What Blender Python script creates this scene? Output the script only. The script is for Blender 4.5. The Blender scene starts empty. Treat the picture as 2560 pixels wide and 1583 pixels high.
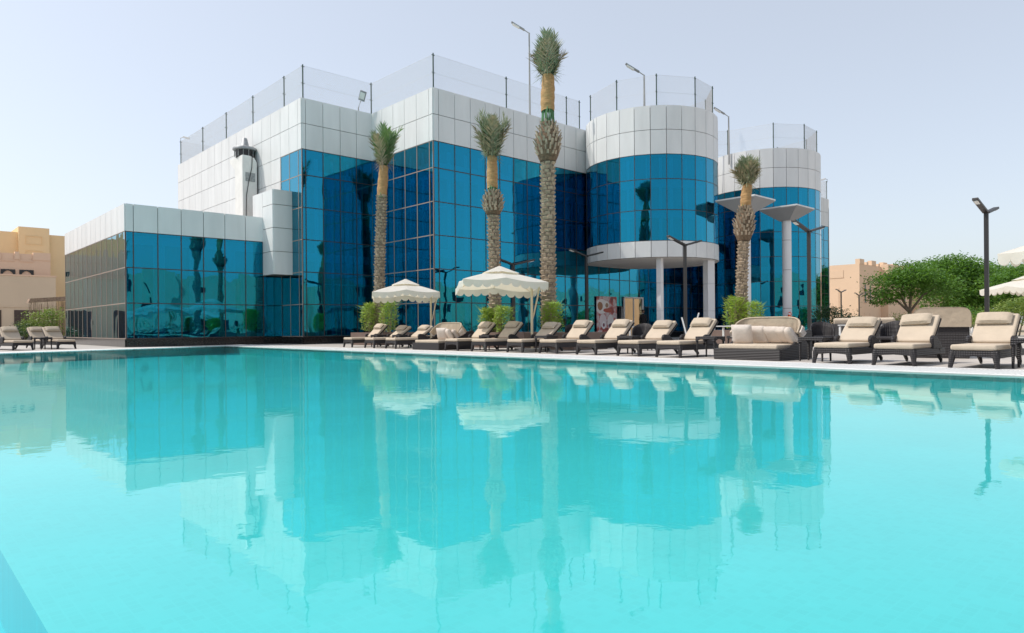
import bpy, math, random
from mathutils import Vector, Matrix
rnd = random.Random(7)
sc = bpy.context.scene
COL = sc.collection
PI = math.pi
R = math.radians

# ------------------------------------------------------------------ camera, sky, sun, exposure
# world X runs along the long glass front, world Y along the pool edge; eye is 0.75 m above the deck
cam_d = bpy.data.cameras.new('camera')
cam_d.sensor_width = 36.0
cam_d.lens = 1724.0/2560.0*36.0
cam_d.shift_y = 27.1/2560.0
cam_d.clip_start = 0.05
cam_d.clip_end = 5000
cam = bpy.data.objects.new('camera', cam_d)
COL.objects.link(cam)
cam.matrix_world = (Matrix.Translation((0, 0, 0.75)) @ Matrix.Rotation(R(-42.745), 4, 'Z')
                    @ Matrix.Rotation(PI/2, 4, 'X') @ Matrix.Rotation(-0.0082, 4, 'Z'))
sc.camera = cam

world = bpy.data.worlds.new('World')
sc.world = world
world.use_nodes = True
wn = world.node_tree
sky = wn.nodes.new('ShaderNodeTexSky')
sky.sky_type = 'NISHITA'
sky.sun_disc = False
SUN_DIR = Vector((-1.0, 1.0, 1.965)).normalized()
sky.sun_elevation = math.asin(SUN_DIR.z)
sky.sun_rotation = R(-45)
sky.air_density = 1.0
sky.dust_density = 2.0
sky.ozone_density = 1.0
haze = wn.nodes.new('ShaderNodeMix')                 # milky desert haze, the same in every direction
haze.data_type = 'RGBA'
haze.blend_type = 'ADD'
haze.inputs[0].default_value = 1.0
haze.inputs[7].default_value = (3.00, 3.18, 3.42, 1)
hsv = wn.nodes.new('ShaderNodeHueSaturation')
hsv.inputs['Saturation'].default_value = 0.72
wn.links.new(sky.outputs[0], hsv.inputs['Color'])
wn.links.new(hsv.outputs[0], haze.inputs[6])
bg = wn.nodes['Background']
wn.links.new(haze.outputs[2], bg.inputs[0])
bg.inputs[1].default_value = 0.115

sun_d = bpy.data.lights.new('sun', 'SUN')
sun_d.energy = 3.6
sun_d.angle = R(0.6)
sun_d.color = (1.0, 0.95, 0.87)
sun = bpy.data.objects.new('sun', sun_d)
COL.objects.link(sun)
sun.rotation_euler = (-SUN_DIR).to_track_quat('-Z', 'Y').to_euler()

sc.view_settings.view_transform = 'Standard'
sc.view_settings.look = 'None'
sc.view_settings.exposure = 0.0
sc.view_settings.gamma = 1.0
sc.cycles.max_bounces = 10
sc.cycles.transparent_max_bounces = 24
sc.cycles.glossy_bounces = 5
sc.cycles.use_denoising = True
sc.cycles.caustics_reflective = False
sc.cycles.caustics_refractive = False

# ------------------------------------------------------------------ materials
def mat(name, col, rough=0.6, metal=0.0, var=0.0, vscale=3.0, bump=0.0, bscale=30.0, objvar=0.0, spec=0.5, transl=None,
        stretch=(1, 1, 1), col2=None):
    m = bpy.data.materials.new(name)
    m.use_nodes = True
    nt = m.node_tree
    b = nt.nodes['Principled BSDF']
    b.inputs['Roughness'].default_value = rough
    b.inputs['Metallic'].default_value = metal
    b.inputs['Specular IOR Level'].default_value = spec
    c = (*col, 1)
    b.inputs['Base Color'].default_value = c
    out = None
    pos = nt.nodes.new('ShaderNodeNewGeometry')
    mp = nt.nodes.new('ShaderNodeMapping')
    mp.inputs['Scale'].default_value = stretch
    nt.links.new(pos.outputs['Position'], mp.inputs[0])
    if var > 0:
        n = nt.nodes.new('ShaderNodeTexNoise')
        n.inputs['Scale'].default_value = vscale
        n.inputs['Detail'].default_value = 6
        nt.links.new(mp.outputs[0], n.inputs['Vector'])
        mx = nt.nodes.new('ShaderNodeMix')
        mx.data_type = 'RGBA'
        if col2 is None:
            mx.inputs[6].default_value = tuple(x*(1-var) for x in col) + (1,)
            mx.inputs[7].default_value = tuple(min(1, x*(1+var)) for x in col) + (1,)
        else:
            mx.inputs[6].default_value = c
            mx.inputs[7].default_value = (*col2, 1)
        rmp = nt.nodes.new('ShaderNodeMapRange')
        rmp.inputs[1].default_value = 0.3
        rmp.inputs[2].default_value = 0.7
        nt.links.new(n.outputs['Fac'], rmp.inputs[0])
        nt.links.new(rmp.outputs[0], mx.inputs[0])
        out = mx.outputs[2]
    if objvar > 0:
        oi = nt.nodes.new('ShaderNodeObjectInfo')
        mr = nt.nodes.new('ShaderNodeMapRange')
        mr.inputs[3].default_value = 1-objvar
        mr.inputs[4].default_value = 1+objvar
        nt.links.new(oi.outputs['Random'], mr.inputs[0])
        mm = nt.nodes.new('ShaderNodeMix')
        mm.data_type = 'RGBA'
        mm.blend_type = 'MULTIPLY'
        mm.inputs[0].default_value = 1
        if out is None:
            mm.inputs[6].default_value = c
        else:
            nt.links.new(out, mm.inputs[6])
        nt.links.new(mr.outputs[0], mm.inputs[7])
        out = mm.outputs[2]
    if out is not None:
        nt.links.new(out, b.inputs['Base Color'])
    if bump > 0:
        n2 = nt.nodes.new('ShaderNodeTexNoise')
        n2.inputs['Scale'].default_value = bscale
        n2.inputs['Detail'].default_value = 4
        nt.links.new(mp.outputs[0], n2.inputs['Vector'])
        bp = nt.nodes.new('ShaderNodeBump')
        bp.inputs['Strength'].default_value = bump
        bp.inputs['Distance'].default_value = 0.02
        nt.links.new(n2.outputs['Fac'], bp.inputs['Height'])
        nt.links.new(bp.outputs[0], b.inputs['Normal'])
    if transl is not None:
        t = nt.nodes.new('ShaderNodeBsdfTranslucent')
        t.inputs[0].default_value = (*transl[1], 1)
        ms = nt.nodes.new('ShaderNodeMixShader')
        ms.inputs[0].default_value = transl[0]
        nt.links.new(b.outputs[0], ms.inputs[1])
        nt.links.new(t.outputs[0], ms.inputs[2])
        nt.links.new(ms.outputs[0], nt.nodes['Material Output'].inputs[0])
    return m

def glass_mat(name, tint, see=0.22, rough=0.0):
    m = bpy.data.materials.new(name)
    m.use_nodes = True
    nt = m.node_tree
    b = nt.nodes['Principled BSDF']
    b.inputs['Metallic'].default_value = 1.0
    b.inputs['Roughness'].default_value = rough
    b.inputs['Base Color'].default_value = (*tint, 1)
    b.inputs['Coat Weight'].default_value = 1.0
    b.inputs['Coat IOR'].default_value = 1.42
    b.inputs['Coat Roughness'].default_value = 0.0
    pos = nt.nodes.new('ShaderNodeNewGeometry')
    n = nt.nodes.new('ShaderNodeTexNoise')
    n.inputs['Scale'].default_value = 0.9
    n.inputs['Detail'].default_value = 1
    nt.links.new(pos.outputs['Position'], n.inputs['Vector'])
    bp = nt.nodes.new('ShaderNodeBump')
    bp.inputs['Strength'].default_value = 0.16
    bp.inputs['Distance'].default_value = 0.045
    nt.links.new(n.outputs['Fac'], bp.inputs['Height'])
    nt.links.new(bp.outputs[0], b.inputs['Normal'])
    nt.links.new(bp.outputs[0], b.inputs['Coat Normal'])
    t = nt.nodes.new('ShaderNodeBsdfTransparent')
    t.inputs[0].default_value = (0.12, 0.64, 0.84, 1)
    fr = nt.nodes.new('ShaderNodeLayerWeight')
    fr.inputs[0].default_value = 0.25
    mr = nt.nodes.new('ShaderNodeMapRange')
    mr.inputs[3].default_value = see
    mr.inputs[4].default_value = 0.0
    nt.links.new(fr.outputs['Facing'], mr.inputs[0])
    ms = nt.nodes.new('ShaderNodeMixShader')
    nt.links.new(mr.outputs[0], ms.inputs[0])
    nt.links.new(b.outputs[0], ms.inputs[1])
    nt.links.new(t.outputs[0], ms.inputs[2])
    nt.links.new(ms.outputs[0], nt.nodes['Material Output'].inputs[0])
    return m

def tile_mat(name, col, grout, size, rough=0.3, var=0.1, gw=0.06, bump=0.0):
    m = mat(name, col, rough)
    nt = m.node_tree
    b = nt.nodes['Principled BSDF']
    pos = nt.nodes.new('ShaderNodeNewGeometry')
    br = nt.nodes.new('ShaderNodeTexBrick')
    br.offset = 0.0
    br.inputs['Color1'].default_value = tuple(x*(1-var) for x in col) + (1,)
    br.inputs['Color2'].default_value = tuple(min(1, x*(1+var)) for x in col) + (1,)
    br.inputs['Mortar'].default_value = (*grout, 1)
    br.inputs['Scale'].default_value = 1.0
    br.inputs['Mortar Size'].default_value = gw*size
    br.inputs['Brick Width'].default_value = size
    br.inputs['Row Height'].default_value = size
    nt.links.new(pos.outputs['Position'], br.inputs['Vector'])
    n = nt.nodes.new('ShaderNodeTexNoise')
    n.inputs['Scale'].default_value = 0.8
    n.inputs['Detail'].default_value = 5
    nt.links.new(pos.outputs['Position'], n.inputs['Vector'])
    mr = nt.nodes.new('ShaderNodeMapRange')
    mr.inputs[3].default_value = 0.88
    mr.inputs[4].default_value = 1.12
    nt.links.new(n.outputs['Fac'], mr.inputs[0])
    mm = nt.nodes.new('ShaderNodeMix')
    mm.data_type = 'RGBA'
    mm.blend_type = 'MULTIPLY'
    mm.inputs[0].default_value = 1
    nt.links.new(br.outputs['Color'], mm.inputs[6])
    nt.links.new(mr.outputs[0], mm.inputs[7])
    nt.links.new(mm.outputs[2], b.inputs['Base Color'])
    return m

def wicker_mat(name, col):
    m = mat(name, col, 0.5, spec=0.4)
    nt = m.node_tree
    b = nt.nodes['Principled BSDF']
    tc = nt.nodes.new('ShaderNodeTexCoord')
    ws = []
    for d in ('X', 'Y', 'Z'):
        w = nt.nodes.new('ShaderNodeTexWave')
        w.wave_type = 'BANDS'
        w.bands_direction = d
        w.inputs['Scale'].default_value = 9.0
        w.inputs['Distortion'].default_value = 0.6
        nt.links.new(tc.outputs['Object'], w.inputs['Vector'])
        ws.append(w)
    a = nt.nodes.new('ShaderNodeMath')
    a.operation = 'MULTIPLY'
    nt.links.new(ws[0].outputs['Fac'], a.inputs[0])
    nt.links.new(ws[1].outputs['Fac'], a.inputs[1])
    a2 = nt.nodes.new('ShaderNodeMath')
    a2.operation = 'ADD'
    nt.links.new(a.outputs[0], a2.inputs[0])
    nt.links.new(ws[2].outputs['Fac'], a2.inputs[1])
    bp = nt.nodes.new('ShaderNodeBump')
    bp.inputs['Strength'].default_value = 0.8
    bp.inputs['Distance'].default_value = 0.008
    nt.links.new(a2.outputs[0], bp.inputs['Height'])
    nt.links.new(bp.outputs[0], b.inputs['Normal'])
    cr = nt.nodes.new('ShaderNodeMix')
    cr.data_type = 'RGBA'
    cr.inputs[6].default_value = tuple(x*0.55 for x in col) + (1,)
    cr.inputs[7].default_value = tuple(x*1.5 for x in col) + (1,)
    mr = nt.nodes.new('ShaderNodeMapRange')
    mr.inputs[2].default_value = 1.6
    nt.links.new(a2.outputs[0], mr.inputs[0])
    nt.links.new(mr.outputs[0], cr.inputs[0])
    nt.links.new(cr.outputs[2], b.inputs['Base Color'])
    return m

def water_mat():
    m = bpy.data.materials.new('pool_water')
    m.use_nodes = True
    nt = m.node_tree
    nt.nodes.remove(nt.nodes['Principled BSDF'])
    pos = nt.nodes.new('ShaderNodeNewGeometry')
    n1 = nt.nodes.new('ShaderNodeTexNoise')
    n1.inputs['Scale'].default_value = 5.0
    n1.inputs['Detail'].default_value = 3
    n2 = nt.nodes.new('ShaderNodeTexNoise')
    n2.inputs['Scale'].default_value = 0.7
    n2.inputs['Detail'].default_value = 2
    for n in (n1, n2):
        nt.links.new(pos.outputs['Position'], n.inputs['Vector'])
    b1 = nt.nodes.new('ShaderNodeBump')
    b1.inputs['Strength'].default_value = 0.35
    b1.inputs['Distance'].default_value = 0.0025
    nt.links.new(n1.outputs['Fac'], b1.inputs['Height'])
    b2 = nt.nodes.new('ShaderNodeBump')
    b2.inputs['Strength'].default_value = 0.5
    b2.inputs['Distance'].default_value = 0.006
    nt.links.new(n2.outputs['Fac'], b2.inputs['Height'])
    nt.links.new(b1.outputs[0], b2.inputs['Normal'])
    n3 = nt.nodes.new('ShaderNodeTexNoise')
    n3.inputs['Scale'].default_value = 26.0
    n3.inputs['Detail'].default_value = 4
    nt.links.new(pos.outputs['Position'], n3.inputs['Vector'])
    b3 = nt.nodes.new('ShaderNodeBump')
    b3.inputs['Strength'].default_value = 0.09
    b3.inputs['Distance'].default_value = 0.0010
    nt.links.new(n3.outputs['Fac'], b3.inputs['Height'])
    nt.links.new(b3.outputs[0], b1.inputs['Normal'])
    fr = nt.nodes.new('ShaderNodeFresnel')
    fr.inputs['IOR'].default_value = 1.55
    nt.links.new(b2.outputs[0], fr.inputs['Normal'])
    t = nt.nodes.new('ShaderNodeBsdfTransparent')
    t.inputs[0].default_value = (0.42, 0.935, 0.95, 1)
    g = nt.nodes.new('ShaderNodeBsdfGlossy')
    g.inputs['Roughness'].default_value = 0.004
    g.inputs['Color'].default_value = (0.86, 1.0, 1.0, 1)
    nt.links.new(b2.outputs[0], g.inputs['Normal'])
    ms = nt.nodes.new('ShaderNodeMixShader')
    pw_ = nt.nodes.new('ShaderNodeMath')
    pw_.operation = 'POWER'
    pw_.inputs[1].default_value = 0.85
    nt.links.new(fr.outputs[0], pw_.inputs[0])
    mu_ = nt.nodes.new('ShaderNodeMath')
    mu_.operation = 'MULTIPLY'
    mu_.inputs[1].default_value = 0.82
    nt.links.new(pw_.outputs[0], mu_.inputs[0])
    nt.links.new(mu_.outputs[0], ms.inputs[0])
    nt.links.new(t.outputs[0], ms.inputs[1])
    nt.links.new(g.outputs[0], ms.inputs[2])
    nt.links.new(ms.outputs[0], nt.nodes['Material Output'].inputs[0])
    return m

M = dict(
    ground=mat('sandy_ground', (0.42, 0.34, 0.25), 0.9, var=0.15, vscale=0.4),
    deck=tile_mat('deck_paving', (0.46, 0.42, 0.385), (0.30, 0.27, 0.24), 0.6, 0.6, 0.04, 0.012),
    coping=tile_mat('white_coping', (0.76, 0.75, 0.73), (0.45, 0.44, 0.42), 0.3, 0.5, 0.03, 0.02),
    grate=mat('white_grating', (0.80, 0.80, 0.79), 0.5),
    gutter=mat('gutter_dark', (0.05, 0.055, 0.055), 0.7),
    pooltile=tile_mat('pool_mosaic', (0.37, 0.80, 0.805), (0.385, 0.815, 0.82), 0.05, 0.4, 0.03, 0.09),
    pooldeep=tile_mat('pool_mosaic_depth_tint', (0.02, 0.68, 0.75), (0.02, 0.69, 0.76), 0.05, 0.4, 0.03, 0.10),  # darkening of the deeper water is put into the tile colour
    water=water_mat(),
    clad=mat('aluminium_cladding', (0.68, 0.685, 0.68), 0.42, 0.0, var=0.06, vscale=1.6, objvar=0.02, spec=0.4, stretch=(1, 1, .22)),
    cladback=mat('cladding_joint', (0.17, 0.14, 0.12), 0.8),
    plinth=mat('black_granite', (0.012, 0.013, 0.015), 0.12, var=0.3, vscale=20),
    glass=glass_mat('blue_glass', (0.004, 0.44, 0.63), 0.66),
    mull=mat('dark_mullion', (0.035, 0.03, 0.035), 0.4),
    mull_light=mat('bronze_mullion', (0.30, 0.24, 0.20), 0.45),
    inner=mat('interior_grey', (0.24, 0.26, 0.27), 0.9, var=0.2, vscale=0.6),
    curtain=mat('interior_curtain', (0.82, 0.81, 0.78), 0.9),
    soffit=mat('soffit_white', (0.66, 0.64, 0.61), 0.7),
    roof=mat('roof_grey', (0.45, 0.44, 0.42), 0.9),
    chim=mat('painted_duct', (0.74, 0.73, 0.70), 0.65, var=0.06, vscale=2.5, bump=0.3, bscale=6),
    galv=mat('galvanised', (0.30, 0.31, 0.32), 0.5, 0.3, var=0.2, vscale=4),
    louvre=mat('louvre_grey', (0.30, 0.31, 0.31), 0.6, var=0.3, vscale=9),
    black=mat('black_paint', (0.018, 0.016, 0.016), 0.45),
    dgreen=mat('green_post', (0.02, 0.055, 0.04), 0.5),
    wire=mat('netting_wire', (0.55, 0.56, 0.57), 0.6),
    lampgrey=mat('lamp_grey', (0.34, 0.34, 0.33), 0.5),
    lens=mat('lamp_lens', (0.75, 0.75, 0.72), 0.3),
    colwhite=mat('column_white', (0.70, 0.70, 0.71), 0.4, var=0.03, vscale=0.8),
    canopygrey=mat('canopy_grey', (0.31, 0.32, 0.335), 0.5, var=0.05, vscale=1.5),
    wicker=wicker_mat('dark_wicker', (0.020, 0.017, 0.019)),
    cushion=mat('beige_cushion', (0.48, 0.395, 0.305), 0.85, var=0.05, vscale=5, bump=0.25, bscale=14),
    cushion2=mat('beige_pillow', (0.44, 0.36, 0.275), 0.85, var=0.06, vscale=8, bump=0.5, bscale=20),
    scatter=mat('cream_cushion', (0.60, 0.52, 0.46), 0.9, var=0.05, vscale=6, bump=0.4, bscale=16),
    hood=mat('hood_fabric', (0.55, 0.45, 0.34), 0.85, var=0.10, vscale=7, bump=0.7, bscale=9, transl=(0.25, (0.6, 0.48, 0.34))),
    umb=mat('umbrella_fabric', (0.74, 0.735, 0.71), 0.8, var=0.03, vscale=4, bump=0.2, bscale=6, transl=(0.42, (0.82, 0.74, 0.55))),
    cream=mat('cream_metal', (0.68, 0.56, 0.37), 0.4),
    slab=mat('base_slab', (0.40, 0.38, 0.36), 0.8, var=0.1),
    bark=mat('palm_bark', (0.21, 0.165, 0.12), 0.95, var=0.4, vscale=10, bump=0.8, bscale=25),
    boot=mat('palm_leaf_base', (0.37, 0.29, 0.21), 0.9, var=0.45, vscale=6, bump=0.6, bscale=25, objvar=0.1),
    fibre=mat('palm_fibre', (0.16, 0.105, 0.065), 0.95, var=0.4, vscale=12, bump=0.9, bscale=30),
    burlap=mat('burlap_wrap', (0.40, 0.235, 0.10), 0.9, var=0.2, vscale=6, bump=0.7, bscale=12, stretch=(1, 1, 3)),
    petiole=mat('palm_petiole', (0.10, 0.22, 0.09), 0.6, var=0.2),
    frond=mat('palm_frond', (0.12, 0.18, 0.09), 0.55, var=0.5, vscale=9, col2=(0.42, 0.40, 0.27), transl=(0.2, (0.2, 0.3, 0.08))),
    frondg=mat('palm_frond_green', (0.06, 0.17, 0.05), 0.5, var=0.5, vscale=8, col2=(0.26, 0.30, 0.15), transl=(0.25, (0.16, 0.34, 0.06))),
    dryfrond=mat('palm_frond_dry', (0.20, 0.20, 0.11), 0.6, var=0.5, vscale=9, col2=(0.46, 0.36, 0.24), transl=(0.2, (0.4, 0.34, 0.16))),
    shrub=mat('planter_leaf', (0.20, 0.37, 0.028), 0.5, var=0.5, vscale=4, col2=(0.32, 0.38, 0.035), transl=(0.35, (0.40, 0.58, 0.05))),
    leaf1=mat('tree_leaf', (0.055, 0.15, 0.02), 0.5, var=0.5, vscale=0.9, col2=(0.11, 0.23, 0.035), transl=(0.35, (0.18, 0.36, 0.04))),
    leaf2=mat('bright_leaf', (0.10, 0.20, 0.03), 0.55, var=0.5, vscale=1.2, col2=(0.22, 0.26, 0.05), transl=(0.3, (0.26, 0.36, 0.05))),
    leaf3=mat('dark_leaf', (0.02, 0.06, 0.015), 0.5, var=0.4, vscale=1.5, transl=(0.2, (0.06, 0.14, 0.03))),
    trunk=mat('tree_trunk', (0.19, 0.15, 0.115), 0.9, var=0.25, vscale=4),
    planter=mat('brown_planter', (0.155, 0.105, 0.085), 0.55, var=0.1, vscale=2),
    soil=mat('planter_soil', (0.06, 0.04, 0.03), 0.95),
    villa_y=mat('yellow_render', (0.80, 0.60, 0.345), 0.9, var=0.03, vscale=0.5),
    villa_p=mat('pink_render', (0.76, 0.53, 0.375), 0.9, var=0.03, vscale=0.5),
    villa_t=mat('tan_render', (0.66, 0.515, 0.365), 0.9, var=0.04, vscale=0.4),
    villa_r=mat('peach_render', (0.70, 0.515, 0.365), 0.9, var=0.03, vscale=0.3),
    villa_c=mat('cream_render', (0.66, 0.585, 0.45), 0.9, var=0.03, vscale=0.3),
    shutter=mat('brown_shutter', (0.085, 0.055, 0.045), 0.6),
    win=mat('villa_window', (0.02, 0.018, 0.018), 0.25),
    orange=mat('lifebuoy_orange', (0.75, 0.10, 0.02), 0.45),
    whitep=mat('white_paint', (0.80, 0.80, 0.79), 0.5),
    metal=mat('brushed_metal', (0.62, 0.62, 0.62), 0.35, 0.6),
    skin=mat('skin', (0.30, 0.17, 0.11), 0.6),
    cloth=mat('black_cloth', (0.010, 0.010, 0.012), 0.85),
    hair=mat('dark_hair', (0.012, 0.010, 0.009), 0.6),
    reed=mat('reed_brown', (0.30, 0.21, 0.15), 0.9, var=0.35, vscale=8),
    cable=mat('cable_black', (0.01, 0.01, 0.01), 0.5),
)

# ------------------------------------------------------------------ mesh helpers
class MB:
    def __init__(s):
        s.v, s.f = [], []
    def add(s, vs, fs):
        o = len(s.v)
        s.v += [tuple(p) for p in vs]
        s.f += [tuple(o+i for i in f) for f in fs]
        return s
    def box(s, x0, x1, y0, y1, z0, z1):
        return s.add([(x0, y0, z0), (x1, y0, z0), (x1, y1, z0), (x0, y1, z0), (x0, y0, z1), (x1, y0, z1), (x1, y1, z1), (x0, y1, z1)],
                     [(3, 2, 1, 0), (4, 5, 6, 7), (0, 1, 5, 4), (1, 2, 6, 5), (2, 3, 7, 6), (3, 0, 4, 7)])
    def obox(s, mtx, sx, sy, sz):
        o = len(s.v)
        s.box(-sx/2, sx/2, -sy/2, sy/2, -sz/2, sz/2)
        for i in range(o, len(s.v)):
            s.v[i] = tuple(mtx @ Vector(s.v[i]))
        return s
    def tube(s, pts, rad, n=8, cap=True):
        pts = [Vector(p) for p in pts]
        if not isinstance(rad, (list, tuple)):
            rad = [rad]*len(pts)
        o = len(s.v)
        up = Vector((0, 0, 1))
        for i, p in enumerate(pts):
            d = (pts[min(i+1, len(pts)-1)] - pts[max(i-1, 0)])
            if d.length < 1e-9:
                d = Vector((0, 0, 1))
            d.normalize()
            a = up if abs(d.dot(up)) < 0.95 else Vector((1, 0, 0))
            x = d.cross(a).normalized()
            y = d.cross(x).normalized()
            for k in range(n):
                t = 2*PI*k/n
                s.v.append(tuple(p + (x*math.cos(t) + y*math.sin(t))*rad[i]))
        for i in range(len(pts)-1):
            for k in range(n):
                a, b = o+i*n+k, o+i*n+(k+1) % n
                s.f.append((a, b, b+n, a+n))
        if cap:
            s.f.append(tuple(o+k for k in range(n-1, -1, -1)))
            s.f.append(tuple(o+(len(pts)-1)*n+k for k in range(n)))
        return s
    def lathe(s, prof, n=24, c=(0, 0, 0), cap=True):
        o = len(s.v)
        for r, z in prof:
            for k in range(n):
                t = 2*PI*k/n
                s.v.append((c[0]+r*math.cos(t), c[1]+r*math.sin(t), c[2]+z))
        for i in range(len(prof)-1):
            for k in range(n):
                a, b = o+i*n+k, o+i*n+(k+1) % n
                s.f.append((a, b, b+n, a+n))
        if cap:
            s.f.append(tuple(o+k for k in range(n-1, -1, -1)))
            s.f.append(tuple(o+(len(prof)-1)*n+k for k in range(n)))
        return s
    def grid(s, fn, nu, nv, closed_u=False):
        o = len(s.v)
        for j in range(nv+1):
            for i in range(nu if closed_u else nu+1):
                s.v.append(tuple(fn(i/nu, j/nv)))
        w = nu if closed_u else nu+1
        for j in range(nv):
            for i in range(nu):
                a = o+j*w+i
                b = o+j*w+(i+1) % w
                s.f.append((a, b, b+w, a+w))
        return s
    def prism(s, poly, axis, a0, a1):
        # poly in the two other axes, extruded along axis ('x','y','z')
        def P(p, a):
            return {'x': (a, p[0], p[1]), 'y': (p[0], a, p[1]), 'z': (p[0], p[1], a)}[axis]
        n = len(poly)
        vs = [P(p, a0) for p in poly] + [P(p, a1) for p in poly]
        fs = [tuple(range(n-1, -1, -1)), tuple(range(n, 2*n))] + [(i, (i+1) % n, n+(i+1) % n, n+i) for i in range(n)]
        return s.add(vs, fs)
    def pad(s, cx, cy, cz, sx, sy, sz, p=0.35, nu=10, nv=10, mtx=None, sag=0.0):
        # soft cushion: superellipsoid-like pillow
        o = len(s.v)
        def prof(t):
            return (1-abs(2*t-1)**4)
        for side in (1, -1):
            oo = len(s.v)
            for j in range(nv+1):
                for i in range(nu+1):
                    a, b = i/nu, j/nv
                    h = (prof(a)*prof(b))**p
                    x, y = (a-.5)*sx, (b-.5)*sy
                    z = side*sz/2*h - sag*(1-(2*a-1)**2)*(1-(2*b-1)**2)
                    v = Vector((x, y, z))
                    if mtx is not None:
                        v = mtx @ v
                    s.v.append((cx+v.x, cy+v.y, cz+v.z))
            for j in range(nv):
                for i in range(nu):
                    q = (oo+j*(nu+1)+i, oo+j*(nu+1)+i+1, oo+(j+1)*(nu+1)+i+1, oo+(j+1)*(nu+1)+i)
                    s.f.append(q if side > 0 else q[::-1])
        return s
    def mesh(s, name, m, smooth=False):
        me = bpy.data.meshes.new(name)
        me.from_pydata(s.v, [], s.f)
        me.update()
        if m is not None:
            me.materials.append(M[m] if isinstance(m, str) else m)
        if smooth:
            me.polygons.foreach_set('use_smooth', [True]*len(me.polygons))
            try:
                me.set_sharp_from_angle(angle=R(42))
            except Exception:
                pass
        return me
    def build(s, name, m, parent=None, smooth=False, loc=None, bevel=0.0, bseg=2):
        o = bpy.data.objects.new(name, s.mesh(name, m, smooth))
        COL.objects.link(o)
        if parent is not None:
            o.parent = parent
        if loc is not None:
            o.location = loc
        if bevel > 0:
            md = o.modifiers.new('bevel', 'BEVEL')
            md.width = bevel
            md.segments = bseg
            md.limit_method = 'ANGLE'
            md.angle_limit = R(40)
        return o

def empty(name, loc=(0, 0, 0), rz=0.0):
    o = bpy.data.objects.new(name, None)
    COL.objects.link(o)
    o.location = loc
    o.rotation_euler = (0, 0, rz)
    o.empty_display_size = 0.2
    return o

def tag(o, label=None, cat=None, group=None, kind=None):
    if label: o['label'] = label
    if cat: o['category'] = cat
    if group: o['group'] = group
    if kind: o['kind'] = kind
    return o

CHILD = {}
def copy_tree(o, parent=None):
    c = o.copy()
    COL.objects.link(c)
    if parent is not None:
        c.parent = parent
    for ch in [x for x in bpy.data.objects if x.parent == o]:
        copy_tree(ch, c)
    return c

def unit_cube(name, m):
    return MB().box(-.5, .5, -.5, .5, -.5, .5).mesh(name, m)

def piece(name, me, parent, loc, size, rz=0.0, tilt=0.0):
    o = bpy.data.objects.new(name, me)
    COL.objects.link(o)
    o.parent = parent
    o.location = loc
    o.rotation_euler = (rnd.uniform(-tilt, tilt), rnd.uniform(-tilt, tilt)*0, rz + rnd.uniform(-tilt, tilt))
    o.scale = size
    return o

# ------------------------------------------------------------------ ground, pool, deck
PA, PB = (12.0, -22.0), (12.0, 32.75)
def left_edge(u):           # far-left pool edge
    return 32.75 + (u-12.0)*0.367
PC, PD = (-34.0, left_edge(-34.0)), (-34.0, -22.0)

def ring(inner, outer, z):
    n = len(inner)
    vs = [(*p, z) for p in inner] + [(*p, z) for p in outer]
    fs = [(i, n+i, n+(i+1) % n, (i+1) % n) for i in range(n)]
    return MB().add(vs, fs)
inner = [PA, PB, PC, PD]
def off(d):
    return [(12+d, -22-d), (12+d, 32.75+d*0.72+d*.5), (-34-d, PC[1]+d*1.07), (-34-d, -22-d)]
g = ring(off(40), [(900, -900), (900, 900), (-900, 900), (-900, -900)], -0.012).build('ground', 'ground')
tag(g, kind='structure')
d = ring(off(1.55), off(40.5), 0.0).build('pool_deck', 'deck')
tag(d, kind='structure')

# coping: solid strip at the water, overflow grating, outer strip
cp = MB()
cp.add(ring(inner, off(0.22), 0.0).v, ring(inner, off(0.22), 0.0).f)
cp.add(ring(off(1.30), off(1.556), 0.003).v, ring(off(1.30), off(1.556), 0.003).f)
n4 = len(inner)
cp.add([(*p, 0.0) for p in inner] + [(*p, -0.10) for p in inner], [(i, (i+1) % n4, n4+(i+1) % n4, n4+i) for i in range(n4)])
a, b = off(0.22), off(1.30)
# short sides of the band that carry no grating in view are solid
for i in (1, 2, 3):
    cp.add([(*a[i], 0.0), (*b[i], 0.0), (*b[(i+1) % 4], 0.0), (*a[(i+1) % 4], 0.0)], [(0, 1, 2, 3)])
coping = cp.build('pool_coping', 'coping')
tag(coping, kind='structure')
gt = MB().box(12.2, 13.32, -22.5, 34.0, -0.3, -0.14).build('overflow_gutter', 'gutter', coping)
sl = MB()
v = -22.0
while v < 33.3:
    sl.box(12.222, 13.298, v, v+0.031, -0.03, 0.002)
    v += 0.058
for u in (12.40, 12.76, 13.12):
    sl.box(u-0.012, u+0.012, -22, 33.3, -0.045, -0.03)
s_ = sl.build('grating_slats', 'grate', coping)
tag(s_, kind='stuff')
FZ = -0.38
pf = MB()
pf.add([(0.47, -22, FZ), (12, -22, FZ), (12, 32.75, FZ), (0.47, left_edge(0.47), FZ)], [(0, 1, 2, 3)])
pf.add([(-34, 8.5, FZ), (0.47, 8.0, FZ), (0.47, left_edge(.47), FZ), (-34, PC[1], FZ)], [(0, 1, 2, 3)])
pool_floor = pf.build('pool_floor', 'pooltile')
tag(pool_floor, kind='structure')
pw = MB()
pw.add([(*p, -0.10) for p in inner] + [(*p, -0.8) for p in inner], [(i, (i+1) % 4, 4+(i+1) % 4, 4+i) for i in range(4)])
pwo = pw.build('pool_wall', 'pooltile')
tag(pwo, kind='structure')
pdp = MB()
pdp.add([(-34, -22, -0.75), (0.47, -22, -0.75), (0.47, 8.0, -0.75), (-34, 8.5, -0.75)], [(0, 1, 2, 3)])
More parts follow.
